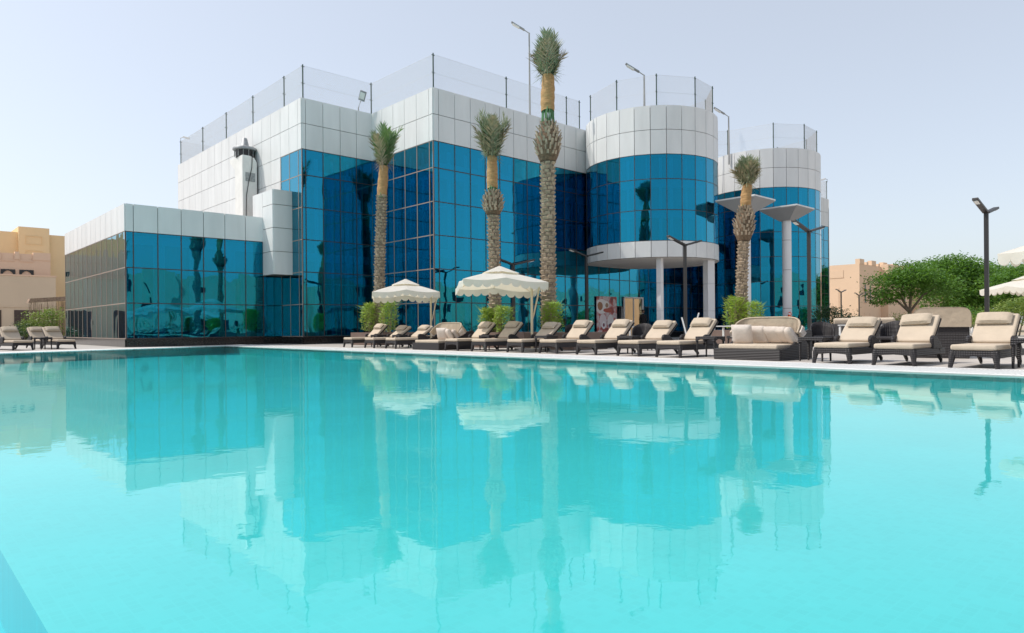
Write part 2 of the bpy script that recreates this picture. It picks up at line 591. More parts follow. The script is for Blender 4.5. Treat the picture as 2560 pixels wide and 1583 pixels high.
pdp.add([(0.47, -22, FZ), (0.47, -22, -0.75), (0.47, 8.0, -0.75), (0.47, 8.0, FZ)], [(0, 1, 2, 3)])
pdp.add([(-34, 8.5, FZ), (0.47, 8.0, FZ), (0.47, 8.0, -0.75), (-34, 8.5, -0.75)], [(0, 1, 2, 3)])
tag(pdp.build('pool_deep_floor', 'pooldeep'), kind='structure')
wv = [(*p, -0.018) for p in inner]
tag(MB().add(wv, [(0, 1, 2, 3)]).build('water', 'water'), kind='structure')

# ------------------------------------------------------------------ the glass building
UG = unit_cube('glass_pane', 'glass')
UP = unit_cube('cladding_panel', 'clad')
UPL = unit_cube('plinth_panel', 'plinth')
ROWS = [0.38, 1.98, 3.58, 5.19, 6.79, 8.40, 9.68]
TOPS = [9.68, 10.95, 12.22]
GAP = 0.028

class Facade:
    """flat curtain wall from p along unit d (outward normal n = right of d rotated -90)."""
    def __init__(s, parent, base, p, ang, mull='mull'):
        s.parent, s.base, s.p, s.ang = parent, Vector(base), Vector((p[0], p[1])), ang
        s.d = Vector((math.cos(ang), math.sin(ang)))
        s.n = Vector((math.sin(ang), -math.cos(ang)))
        s.mb = MB()
        s.mull = mull
    def loc(s, t, z, out=0.0):
        q = s.p + s.d*t + s.n*out
        return Vector((q.x, q.y, z)) - s.base
    def pane(s, t0, t1, z0, z1):
        piece('glass_pane', UG, s.parent, s.loc((t0+t1)/2, (z0+z1)/2, 0.0), (t1-t0-GAP, 0.03, z1-z0-GAP), s.ang, 0.0022)
    def panel(s, t0, t1, z0, z1, gap=0.028):
        piece('cladding_panel', UP, s.parent, s.loc((t0+t1)/2, (z0+z1)/2, 0.012), (t1-t0-gap, 0.05, z1-z0-gap), s.ang, 0.0008)
    def plinth(s, t0, t1, z0, z1):
        piece('plinth_panel', UPL, s.parent, s.loc((t0+t1)/2, (z0+z1)/2, 0.02), (t1-t0-0.006, 0.06, z1-z0), s.ang)
    def bar(s, t0, t1, z0, z1, o0=-0.03, o1=0.024):
        m = Matrix.Translation(s.loc((t0+t1)/2, (z0+z1)/2, (o0+o1)/2)) @ Matrix.Rotation(s.ang, 4, 'Z')
        s.mb.obox(m, t1-t0, o1-o0, z1-z0)
    def grid(s, cols, rows, w=0.044):
        for c in cols:
            s.bar(c-w/2, c+w/2, rows[0], rows[-1])
        for z in rows:
            s.bar(cols[0], cols[-1], z-w/2, z+w/2, -0.028, 0.021)
    def back(s, t0, t1, z0, z1, m='cladback', off_=0.05, name='backing_wall'):
        mm = Matrix.Translation(s.loc((t0+t1)/2, (z0+z1)/2, -off_)) @ Matrix.Rotation(s.ang, 4, 'Z')
        return MB().obox(mm, t1-t0, 0.05, z1-z0).build(name, m, s.parent)
    def done(s):
        if s.mb.v:
            s.mb.build('mullion_grid', s.mull, s.parent)

def strip(prev, xs):
    return list(zip([prev]+xs[:-1], xs))

# ---- low annex
AB = (8.27, 34.42, 0)
annex = empty('glass_annex', AB)
tag(annex, 'low single-storey glass annex with white fascia at the pool corner', 'building')
f = Facade(annex, AB, (8.27, 47.60), -PI/2, 'mull_light')     # left face, runs towards camera, outward -x
L = 13.18
vl = [0, 1.25, 2.32, 3.38, 4.43, 5.50, 6.54, 7.58, 8.66, 9.73, 10.79, 11.85, 13.18]
cols = [L-x for x in vl][::-1]
for t0, t1 in strip(cols[0], cols[1:]):
    for z0, z1 in strip(0.38, [1.98, 3.58, 5.20]):
        f.pane(t0, t1, z0, z1)
    f.panel(t0, t1, 5.20, 6.46)
    f.plinth(t0, t1, 0, 0.36)
f.grid(cols, [0.38, 1.98, 3.58, 5.20])
f.back(0.0, L-0.06, 5.1, 6.40)
f.done()
f = Facade(annex, AB, (8.27, 34.42), 0.0)
cols = [0, 0.32, 1.34, 2.36, 3.37, 4.38, 5.39, 6.30]
for t0, t1 in strip(cols[0], cols[1:]):
    for z0, z1 in strip(0.38, [1.98, 3.58, 5.20]):
        f.pane(t0, t1, z0, z1)
    f.panel(t0, t1, 5.20, 6.46)
    f.plinth(t0, t1, 0, 0.36)
f.pane(6.30, 7.28, 0.38, 1.98)
f.pane(6.30, 7.28, 1.98, 3.45)
f.plinth(6.30, 7.28, 0, 0.36)
f.grid(cols, [0.38, 1.98, 3.58, 5.20])
f.back(0.06, 6.30, 5.1, 6.40)
f.done()
MB().box(0.10, 7.2, 0.10, 13.1, 6.05, 6.25).build('roof', 'roof', annex)
MB().box(0.9, 7.2, 0.9, 13.1, 0.02, 6.0).build('interior_wall', 'inner', annex)
cb = MB()
for x in (1.3, 2.9, 4.6, 6.2):
    cb.box(x, x+0.5, 0.55, 0.62, 0.4, 5.1)
cb.box(0.3, 7.2, 0.4, 0.5, 4.7, 5.1)
for y in (2, 4.5, 7, 9.5):
    cb.box(0.55, 0.62, y, y+0.6, 0.4, 5.1)
cb.build('curtain', 'curtain', annex)

# ---- main building
BB = (15.58, 32.08, 0)
bld = empty('glass_office_building', BB)
tag(bld, 'large white panelled building with blue mirror glass and two round towers', 'building')
# sunlit left face
f = Facade(bld, BB, (15.58, 50.93), -PI/2, 'mull_light')
L = 18.85
offs = [0, 0.36, 1.36, 2.37] + [2.37 + 1.177*k for k in range(1, 15)]
offs[-1] = 18.85
cols = [L-x for x in offs][::-1]
zr = [3.58, 5.19, 6.79, 8.02, 9.25, 10.95, 12.22]
zr = [6.0, 7.20, 8.43, 9.68, 10.95, 12.22]
ncol = len(cols)-1
for i, (t0, t1) in enumerate(strip(cols[0], cols[1:])):
    glassy = i >= ncol-3
    for z0, z1 in strip(zr[0], zr[1:]):
        if glassy and z1 < 9.7:
            continue
        f.panel(t0, t1, z0, z1, 0.026)
    if glassy:
        for z0, z1 in strip(0.38, ROWS[1:]):
            f.pane(t0, t1, z0, z1)
        f.plinth(t0, t1, 0, 0.36)
f.grid(cols[-4:], ROWS)
f.back(0, L-2.42, 0.1, 12.15)
f.back(L-2.4, L-0.08, 9.6, 12.15)
f.done()
# recessed front of the left block
f = Facade(bld, BB, (15.58, 32.08), 0.0)
cols = [0, 0.19, 1.13, 2.09, 3.03, 4.00]
for t0, t1 in strip(cols[0], cols[1:]):
    for z0, z1 in strip(0.38, ROWS[1:]):
        f.pane(t0, t1, z0, z1)
    for z0, z1 in strip(9.68, TOPS[1:]):
        f.panel(t0, t1, z0, z1)
    f.plinth(t0, t1, 0, 0.36)
f.grid(cols, ROWS)
f.back(0.06, 3.94, 9.6, 12.15)
f.done()
# left face of the projecting block
f = Facade(bld, BB, (19.58, 32.08), -PI/2, 'mull_light')
cols = [0, 1.03, 2.08, 3.11, 4.15, 5.19, 5.48]
for t0, t1 in strip(cols[0], cols[1:]):
    for z0, z1 in strip(0.38, ROWS[1:]):
        f.pane(t0, t1, z0, z1)
    for z0, z1 in strip(9.68, TOPS[1:]):
        f.panel(t0, t1, z0, z1)
    f.plinth(t0, t1, 0, 0.36)
f.grid(cols, ROWS)
f.back(0.06, 5.42, 9.6, 12.15)
f.done()
# long front, u from 19.58 to 64.2
f = Facade(bld, BB, (19.58, 26.60), 0.0)
cols = [0, 0.30] + [0.30+0.98*k for k in range(1, 46)]
for t0, t1 in strip(cols[0], cols[1:]):
    u0 = 19.58+t0
    hidden_up = 29.9 < u0 < 35.0
    far = u0 > 42.0
    if far:
        continue
    for z0, z1 in strip(0.38, ROWS[1:]):
        if hidden_up and z0 > 5.0:
            continue
        if 31.1 < u0 < 35.0 and z1 < 2.1:
            continue
        if 33.6 < u0 < 35.7 and z1 < 2.1:
            continue
        f.pane(t0, t1, z0, z1)
    if not hidden_up:
        for z0, z1 in strip(9.68, TOPS[1:]):
            f.panel(t0, t1, z0, z1)
    f.plinth(t0, t1, 0, 0.36) if u0 < 30.5 or u0 > 36 else None
vis = [c for c in cols if c < 22.6]
f.grid(vis, ROWS)
f.back(0.06, 44.4, 9.6, 12.15)
fb = MB()     # far right end, too small to pick apart
pb = MB()
for t0, t1 in strip(cols[0], cols[1:]):
    if 19.58+t0 <= 42.0:
        continue
    for z0, z1 in strip(0.38, ROWS[1:]):
        c = f.loc((t0+t1)/2, (z0+z1)/2)
        fb.box(c.x-(t1-t0-GAP)/2, c.x+(t1-t0-GAP)/2, c.y-.015, c.y+.015, c.z-(z1-z0-GAP)/2, c.z+(z1-z0-GAP)/2)
    for z0, z1 in strip(9.68, TOPS[1:]):
        c = f.loc((t0+t1)/2, (z0+z1)/2, .012)
        pb.box(c.x-(t1-t0-.02)/2, c.x+(t1-t0-.02)/2, c.y-.025, c.y+.025, c.z-(z1-z0-.02)/2, c.z+(z1-z0-.02)/2)
tag(fb.build('distant_panes', 'glass', bld), kind='stuff')
tag(pb.build('distant_panels', 'clad', bld), kind='stuff')
f.grid([c for c in cols if c > 22.4], ROWS)
f.done()
# right return of the long front
MB().box(48.57, 48.62, -5.48, 10, 0.05, 12.2).build('end_wall', 'clad', bld)
# roofs, interior cores, slabs
MB().box(0.08, 4.2, 0.08, 18.8, 11.3, 11.5).build('roof', 'roof', bld)
MB().box(4.08, 48.5, -5.4, 14, 11.3, 11.5).build('roof', 'roof', bld)
ic = MB()
ic.box(0.9, 4.9, 0.9, 18.7, 0.02, 11.2)
ic.box(4.95, 48.4, -4.5, 14, 0.02, 11.2)
ic.build('interior_wall', 'inner', bld)
cb = MB()
for z, h_ in ((4.15, .40), (7.95, .75), (3.0, .05), (6.6, .04)):
    cb.box(0.10, 3.8, 0.08, 0.5, z, z+h_)
    cb.box(4.15, 15.3, -5.40, -5.0, z, z+h_)
    cb.box(20.0, 48.0, -5.40, -5.0, z, z+h_)
    cb.box(4.08, 4.5, -5.3, -0.2, z, z+h_)
cb.build('floor_slab', 'curtain', bld)
cb = MB()
x = 4.9
while x < 22:
    w = rnd.uniform(0.10, 0.3)
    cb.box(x, x+w, -5.405, -5.36, 0.4, 9.3)
    x += rnd.uniform(0.8, 1.6)
for y in (-4.6, -3.5, -2.3, -1.2):
    cb.box(4.07, 4.12, y, y+rnd.uniform(.1, .25), 0.4, 9.3)
for x in (0.7, 1.6, 2.5, 3.3):
    cb.box(x, x+rnd.uniform(.1, .25), 0.07, 0.12, 0.4, 9.3)
cb.build('curtain', 'curtain', bld)

# ---- round towers
def drum(cx, cy, rad, a_ref, z_rows, tops, band=None, name='drum'):
    step = 2*PI/28
    core = MB()
    zlo = z_rows[0] if band is None else band[0]
    c = Vector((cx, cy, 0))-Vector(BB)
    def ringw(r0, z0, z1, mat_, nm):
        return MB().lathe([(r0, z0), (r0, z1)], 56, (c.x, c.y, 0)).build(nm, mat_, bld, True)
    ringw(rad-0.55, zlo+0.3, 11.3, 'inner', 'tower_core')
    ringw(rad-0.08, 9.60, 12.14, 'cladback', 'tower_parapet_backing')
    MB().lathe([(rad-0.09, 11.3), (rad-0.09, 11.45)], 56, (c.x, c.y, 0)).build('tower_roof', 'roof', bld)
    sl_ = MB()
    for z in (4.15, 8.0, 6.4):
        if z > zlo:
            sl_.lathe([(rad-0.09, z), (rad-0.09, z+0.4)], 56, (c.x, c.y, 0))
    for k in range(28):
        a = a_ref+(k+rnd.uniform(.2, .8))*step
        q = Vector((math.cos(a), math.sin(a)))*(rad-0.10)
        sl_.obox(Matrix.Translation((c.x+q.x, c.y+q.y, (zlo+9.4)/2+.2)) @ Matrix.Rotation(a, 4, 'Z'), 0.04, rnd.uniform(.08, .2), 9.2-zlo)
    sl_.build('tower_slab', 'curtain', bld)
    mg = MB()
    rest_g, rest_p = MB(), MB()
    for k in range(28):
        am = a_ref+(k+.5)*step
        w = 2*rad*math.tan(step/2)
        nx, ny = math.cos(am), math.sin(am)
        facing = (nx*(-cx) + ny*(-cy))/math.hypot(cx, cy) > -0.12
        rz = am+PI/2
        px, py = c.x+nx*rad, c.y+ny*rad
        def put(kind, z0, z1):
            if facing:
                if kind == 'g':
                    piece('glass_pane', UG, bld, (px, py, (z0+z1)/2), (w-GAP, 0.03, z1-z0-GAP), rz, 0.0022)
                else:
                    piece('cladding_panel', UP, bld, (px, py, (z0+z1)/2), (w-.026, 0.05, z1-z0-.026), rz, 0.0008)
            else:
                (rest_g if kind == 'g' else rest_p).obox(Matrix.Translation((px, py, (z0+z1)/2)) @ Matrix.Rotation(rz, 4, 'Z'), w-.02, .04, z1-z0-.02)
        for z0, z1 in strip(z_rows[0], z_rows[1:]):
            put('g', z0, z1)
        for z0, z1 in strip(tops[0], tops[1:]):
            put('p', z0, z1)
        if band:
            put('p', band[0], band[1])
        a0 = a_ref+k*step
        rr = rad/math.cos(step/2)
        mg.obox(Matrix.Translation((c.x+math.cos(a0)*(rr-.01), c.y+math.sin(a0)*(rr-.01), (z_rows[0]+z_rows[-1])/2)) @ Matrix.Rotation(a0, 4, 'Z'),
                .055, .036, z_rows[-1]-z_rows[0])
        for z in z_rows:
            mg.obox(Matrix.Translation((px-nx*.005, py-ny*.005, z)) @ Matrix.Rotation(rz, 4, 'Z'), w, .05, .036)
    mg.build('tower_mullions', 'mull', bld)
    tag(rest_g.build('tower_rear_panes', 'glass', bld), kind='stuff')
    tag(rest_p.build('tower_rear_panels', 'clad', bld), kind='stuff')
    return c
A_REF = R(-131.7)
c1 = drum(32.63, 23.50, 3.65, A_REF, [5.19, 6.79, 8.40, 9.68], TOPS, band=(4.33, 5.19))
MB().lathe([(3.66, 4.32), (2.9, 4.30), (2.9, 4.36), (0.02, 4.36)], 56, (c1.x, c1.y, 0)).build('tower_soffit', 'soffit', bld)
MB().lathe([(3.58, 4.34), (3.58, 5.2)], 56, (c1.x, c1.y, 0)).build('tower_band_backing', 'cladback', bld)
c2 = drum(45.70, 23.45, 3.65, A_REF+R(1.5), ROWS, TOPS)
MB().lathe([(3.66, 0.0), (3.66, 0.36)], 56, (c2.x, c2.y, 0)).build('tower_plinth', 'plinth', bld)
# tower 1 columns
def plain_col(cx, cy, sx, sy, rz, z1=4.31):
    b_ = Vector(BB)
    mb = MB()
    for z0, zz in ((0, 1.55), (1.56, 3.02), (3.03, z1)):
        mb.obox(Matrix.Translation((cx-b_.x, cy-b_.y, (z0+zz)/2)) @ Matrix.Rotation(rz, 4, 'Z'), sx, sy, zz-z0)
    return mb.build('column', 'colwhite', bld)
def cam2uv(X, Z):
    return (X*0.7343+Z*0.6788, -X*0.6788+Z*0.7343)
def on_rim(k, r):
    # nearest point of a circle of radius r round the first tower, along the sight line X/Z = k
    Z = 30.0
    while Z < 42:
        p = cam2uv(k*Z, Z)
        if math.hypot(p[0]-32.63, p[1]-23.50) <= r:
            return p
        Z += 0.01
    return p
q = on_rim(0.2150, 3.20); plain_col(q[0], q[1], 0.26, 0.26, R(2))
q = on_rim(0.2860, 3.30); plain_col(q[0], q[1], 0.46, 0.40, R(-18))

# bay box on the left face
f = Facade(bld, BB, (14.59, 35.65), -PI/2)
for z0, z1 in strip(3.48, [4.64, 5.82, 6.98, 7.74]):
    f.panel(1.22, 2.44, z0, z1)
f.panel(0, 1.22, 6.26, 7.74)
f = Facade(bld, BB, (14.59, 33.21), 0.0)
for z0, z1 in strip(3.48, [4.64, 5.82, 6.98, 7.74]):
    f.panel(0, 0.99, z0, z1)
MB().box(14.61-15.58, -0.02, 33.23-32.08, 35.65-32.08, 3.49, 7.72).build('bay_backing', 'cladback', bld)
# soot stain above the flue and a steel door beside it
def soot():
    m = mat('sooty_cladding', (0.69, 0.695, 0.69), 0.45)
    nt = m.node_tree
    tc = nt.nodes.new('ShaderNodeTexCoord')
    gr = nt.nodes.new('ShaderNodeTexGradient'); gr.gradient_type = 'SPHERICAL'
    mp = nt.nodes.new('ShaderNodeMapping')
    mp.inputs['Scale'].default_value = (1.9, 1, 1.3)
    nt.links.new(tc.outputs['Object'], mp.inputs[0])
    nt.links.new(mp.outputs[0], gr.inputs[0])
    n = nt.nodes.new('ShaderNodeTexNoise'); n.inputs['Scale'].default_value = 3
    nt.links.new(tc.outputs['Object'], n.inputs['Vector'])
    mu = nt.nodes.new('ShaderNodeMath'); mu.operation = 'MULTIPLY'
    nt.links.new(gr.outputs['Fac'], mu.inputs[0]); nt.links.new(n.outputs['Fac'], mu.inputs[1])
    mx = nt.nodes.new('ShaderNodeMix'); mx.data_type = 'RGBA'
    mx.inputs[6].default_value = (0.69, 0.695, 0.69, 1); mx.inputs[7].default_value = (0.10, 0.06, 0.04, 1)
    mr = nt.nodes.new('ShaderNodeMapRange'); mr.inputs[2].default_value = 0.42
    nt.links.new(mu.outputs[0], mr.inputs[0])
    nt.links.new(mr.outputs[0], mx.inputs[0])
    nt.links.new(mx.outputs[2], nt.nodes['Principled BSDF'].inputs['Base Color'])
    return m
M['soot'] = soot()

# ------------------------------------------------------------------ kitchen flue standing on the annex roof
fl = empty('rooftop_exhaust_flue', (15.07, 37.6, 6.25))
tag(fl, 'white painted exhaust duct with dark mushroom cap on the annex roof', 'exhaust duct')
fb_ = MB()
fb_.prism([(-0.44, -0.0), (0.36, -0.0), (0.36, 3.62), (0.22, 3.86), (-0.02, 3.95), (-0.44, 3.95)], 'y', -0.44, 0.62)
fb_.prism([(0.62, 3.3), (0.62, 3.95), (1.35, 3.98), (1.35, 3.80)], 'x', -0.44, 0.30)
fb_.build('duct', 'chim', fl, bevel=0.02)
MB().box(-0.28, 0.24, -0.462, -0.438, 2.55, 3.02).build('louvre_panel', 'louvre', fl)
MB().box(0.36, 0.47, -0.2, 0.5, 1.2, 3.4).build('bracket_box', 'black', fl)
MB().tube([(0.10, -0.47, 4.1), (0.06, -0.47, 3.3), (-0.12, -0.48, 2.5), (-0.24, -0.48, 1.8), (-0.27, -0.48, 0.6), (-0.30, -0.48, -0.1)], 0.018, 6).build('cable', 'cable', fl)
cap = MB()
cap.lathe([(0.48, 3.95), (0.48, 4.35)], 28, (-0.03, 0.25, 0))
cap.build('fan_housing', 'black', fl, True)
rim = MB().lathe([(0.55, 4.33), (0.64, 4.36), (0.64, 4.44), (0.60, 4.49), (0.26, 4.58), (0.22, 4.62), (0.13, 5.02), (0.11, 5.04)], 28, (-0.03, 0.25, 0)).build('mushroom_cap', 'galv', fl, True)
st = MB()
for k in range(12):
    a = 2*PI*k/12
    st.box(-0.03+.54*math.cos(a)-.012, -0.03+.54*math.cos(a)+.012, .25+.54*math.sin(a)-.012, .25+.54*math.sin(a)+.012, 3.97, 4.36)
st.build('guard_bars', 'louvre', fl)
sd = MB().box(15.40, 15.5, 35.75, 36.6, 6.25, 7.75).build('steel_door', 'whitep', None)
tag(sd, 'small white steel door between exhaust duct and white bay', 'door')
so = MB().box(-.02, .02, -.75, .75, -.85, .85)
sp = so.build('soot_stain', 'soot', bld, loc=(-0.022, 37.45-32.08-.55, 10.0))
sp.scale = (0.25, 1, 1)

# ------------------------------------------------------------------ roof fence with netting
fence = empty('roof_netting_fence', (15.58, 32.08, 12.2))
tag(fence, 'tall green-post netting fence along the white roof edge', 'fence')
def fence_run(points, closed=False):
    FB = Vector((15.58, 32.08, 12.2))
    H = 1.72
    for i, p in enumerate(points):
        mb = MB().tube([(0, 0, -0.5), (0, 0, H)], 0.032, 6)
        mb.box(-.09, .09, -.012, .012, H-.11, H-.085)
        mb.box(-.09, .09, -.012, .012, H*.45, H*.45+.025)
        mb.build('fence_post', 'dgreen', fence, loc=Vector((p[0], p[1], 12.2))-FB)
    for a_, b_ in zip(points[:-1], points[1:]):
        A_, B_ = Vector((*a_, 0)), Vector((*b_, 0))
        ln = (B_-A_).length
        d_ = (B_-A_)/ln
        nrm = Vector((-d_.y, d_.x, 0))
        mb = MB()
        def wire(t0, z0, t1, z1, r=0.0038):
            p0, p1 = A_+d_*t0-FB, A_+d_*t1-FB
            p0.z, p1.z = z0, z1
            w1, w2 = nrm*r, Vector((0, 0, r))
            mb.add([p0-w1, p0+w1, p0+w2*2, p1-w1, p1+w1, p1+w2*2], [(0, 1, 4, 3), (1, 2, 5, 4), (2, 0, 3, 5)])
        pitch = 0.085
        k = -H
        while k < ln:
            for sgn in (0, 1):
                t0, t1, z0, z1 = k, k+H, 0.0, H-.05
                if t0 < 0:
                    z0 = -t0*(H-.05)/H; t0 = 0
                if t1 > ln:
                    z1 = z1-(t1-ln)*(H-.05)/H; t1 = ln
                if z1-z0 > 0.03:
                    if sgn:
                        wire(ln-t0, z0, ln-t1, z1)
                    else:
                        wire(t0, z0, t1, z1)
            k += pitch
        for z in (0.04, H*.45, H-.06):
            wire(0, z, ln, z, 0.004)
        tag(mb.build('netting', 'wire', fence), kind='stuff')
k_ = 1.0435
fence_run([(19.6, 50.8), (15.72, 50.8), (15.72, 46.42), (15.72, 42.36), (15.72, 38.35), (15.72, 34.33), (15.72, 32.2), (19.62, 32.2),
           (19.72, 26.75), (24.45, 26.75), (29.09, 26.75), (30.2, 26.75)])
def ringpts(cx, cy, r, angs):
    return [(cx+r*math.cos(R(a)), cy+r*math.sin(R(a))) for a in angs]
fence_run(ringpts(32.63, 23.5, 3.45, [140, 185, 221, 258, 292, 330, 10, 40]))
fence_run([(35.5, 26.75), (40.0, 26.75), (42.3, 24.2)] + ringpts(45.7, 23.45, 3.45, [218, 255, 292, 330, 10]))
fence_run([(56, 26.75), (60, 26.75), (64.1, 26.75), (64.1, 31)])

# ------------------------------------------------------------------ roof lamps and cameras
def street_light(loc, h, label, rz=0.0, head=0.85):
    o = empty('roof_street_light', loc, rz)
    MB().tube([(0, 0, 0), (0, 0, h*.5), (0, 0, h)], [0.062, 0.052, 0.042], 10).build('pole', 'lampgrey', o, True)
    MB().tube([(0, 0, h-.02), (-.28, 0, h+.17)], 0.028, 8).build('arm', 'lampgrey', o, True)
    m = Matrix.Translation((-.62, 0, h+.38)) @ Matrix.Rotation(R(32), 4, 'Y')
    MB().obox(m, head, .22, .06).build('lamp_head', 'galv', o, bevel=.02)
    m2 = Matrix.Translation((-.72, 0, h+.395)) @ Matrix.Rotation(R(32), 4, 'Y')
    MB().obox(m2, .45, .20, .075).build('lens', 'lens', o)
    tag(o, label, 'street light', 'street lights on the roof')
    return o
# directions chosen so arms point up-left as in the picture
RZ = R(-42.7)
def on_roof(px, Z):
    X = (px-1280)/1724*Z
    return cam2uv(X, Z)
q = cam2uv(0.0283*38.2, 38.2); street_light((q[0], q[1], 11.5), 17.05-11.5, 'tallest roof street light, left of the tallest palm', RZ)
q = cam2uv(0.1945*36.5, 36.5); street_light((q[0], q[1], 11.5), 14.0-11.5+.05, 'roof street light rising above the nearer round tower', RZ)
q = cam2uv(0.3165*46.0, 46.0); street_light((q[0], q[1], 11.5), 14.7-11.5, 'roof street light between the two round towers', RZ)
fd = empty('roof_floodlight', (18.9, 32.3, 12.2), RZ)
MB().tube([(0, 0, 0), (0, 0, .25), (.12, 0, .6)], .03, 8).build('bent_arm', 'galv', fd, True)
MB().obox(Matrix.Translation((.22, 0, .88)) @ Matrix.Rotation(R(22), 4, 'Y') @ Matrix.Rotation(R(25), 4, 'X'), .34, .10, .52).build('lamp_head', 'galv', fd, bevel=.02)
MB().obox(Matrix.Translation((.22, -.05, .87)) @ Matrix.Rotation(R(22), 4, 'Y') @ Matrix.Rotation(R(25), 4, 'X'), .26, .06, .34).build('lens', 'lens', fd)
tag(fd, 'tilted square floodlight on bent arm in the roof corner behind the netting', 'floodlight')
def cctv(loc, rz, label):
    o = empty('security_camera', loc, rz)
    MB().tube([(0, 0, 0), (0, 0, .25), (.18, 0, .3)], .025, 6).build('bracket', 'galv', o)
    MB().obox(Matrix.Translation((.38, 0, .27)) @ Matrix.Rotation(R(14), 4, 'Y'), .46, .14, .13).build('housing', 'whitep', o, bevel=.02)
    tag(o, label, 'security camera')
cctv((15.7, 50.75, 13.85), R(-42), 'white security camera on the far left fence post')
cctv((63.9, 26.6, 13.75), R(138), 'white security camera on the far right roof fence')

# ------------------------------------------------------------------ mushroom canopies by the entrance
def mushroom(cx, cy, label):
    o = empty('pyramid_canopy', (cx, cy, 0))
    s, z0, z1 = 1.12, 6.72, 7.34
    b_ = 0.30
    cs = [(-1, -1), (1, -1), (1, 1), (-1, 1)]
    for i in range(4):
        (ax, ay), (bx, by) = cs[i], cs[(i+1) % 4]
        mx_, my_ = (ax+bx)/2, (ay+by)/2
        for (p, q_) in (((ax, ay), (mx_, my_)), ((mx_, my_), (bx, by))):
            mb = MB()
            e = 0.994
            mb.add([(p[0]*b_, p[1]*b_, z0), (q_[0]*b_, q_[1]*b_, z0), (q_[0]*s*e, q_[1]*s*e, z1), (p[0]*s*e, p[1]*s*e, z1),
                    (p[0]*b_*.9, p[1]*b_*.9, z0+.04), (q_[0]*b_*.9, q_[1]*b_*.9, z0+.04), (q_[0]*s*.98, q_[1]*s*.98, z1+.04), (p[0]*s*.98, p[1]*s*.98, z1+.04)],
                   [(0, 1, 2, 3), (7, 6, 5, 4), (0, 4, 5, 1), (1, 5, 6, 2), (2, 6, 7, 3), (3, 7, 4, 0)])
            mb.build('canopy_panel', 'canopygrey', o)
    MB().box(-s, s, -s, s, z1+.03, z1+.10).build('canopy_top', 'clad', o)
    for z0_, z1_ in ((0, 1.7), (1.72, 3.9), (3.92, 5.6), (5.62, 6.74)):
        MB().lathe([(.25, z0_), (.25, z1_)], 28).build('column_segment', 'colwhite', o, True)
    MB().lathe([(.235, 0.01), (.235, 6.7)], 20).build('column_core', 'mull', o, True)
    tag(o, label, 'canopy', 'inverted pyramid canopies by the entrance')
mushroom(34.1, 18.5, 'inverted grey pyramid canopy on column, behind the rightmost palm')
mushroom(38.5, 18.35, 'inverted grey pyramid canopy on column with lifebuoy at its foot')
lb = MB()
lb.grid(lambda a, b: ((.30+.075*math.cos(2*PI*b))*math.cos(2*PI*a), .075*math.sin(2*PI*b), (.30+.075*math.cos(2*PI*b))*math.sin(2*PI*a)), 28, 10)
ob = empty('lifebuoy', (38.12, 18.02, 1.12), R(18))
lb.build('ring', 'orange', ob, True)
wb = MB()
for k in range(4):
    a = PI/4+PI/2*k
    wb.grid(lambda p, b: ((.30+.079*math.cos(2*PI*b))*math.cos(a+(p-.5)*.25), .079*math.sin(2*PI*b), (.30+.079*math.cos(2*PI*b))*math.sin(a+(p-.5)*.25)), 3, 10)
wb.build('white_band', 'whitep', ob, True)
tag(ob, 'orange lifebuoy hung on the round white column', 'lifebuoy')

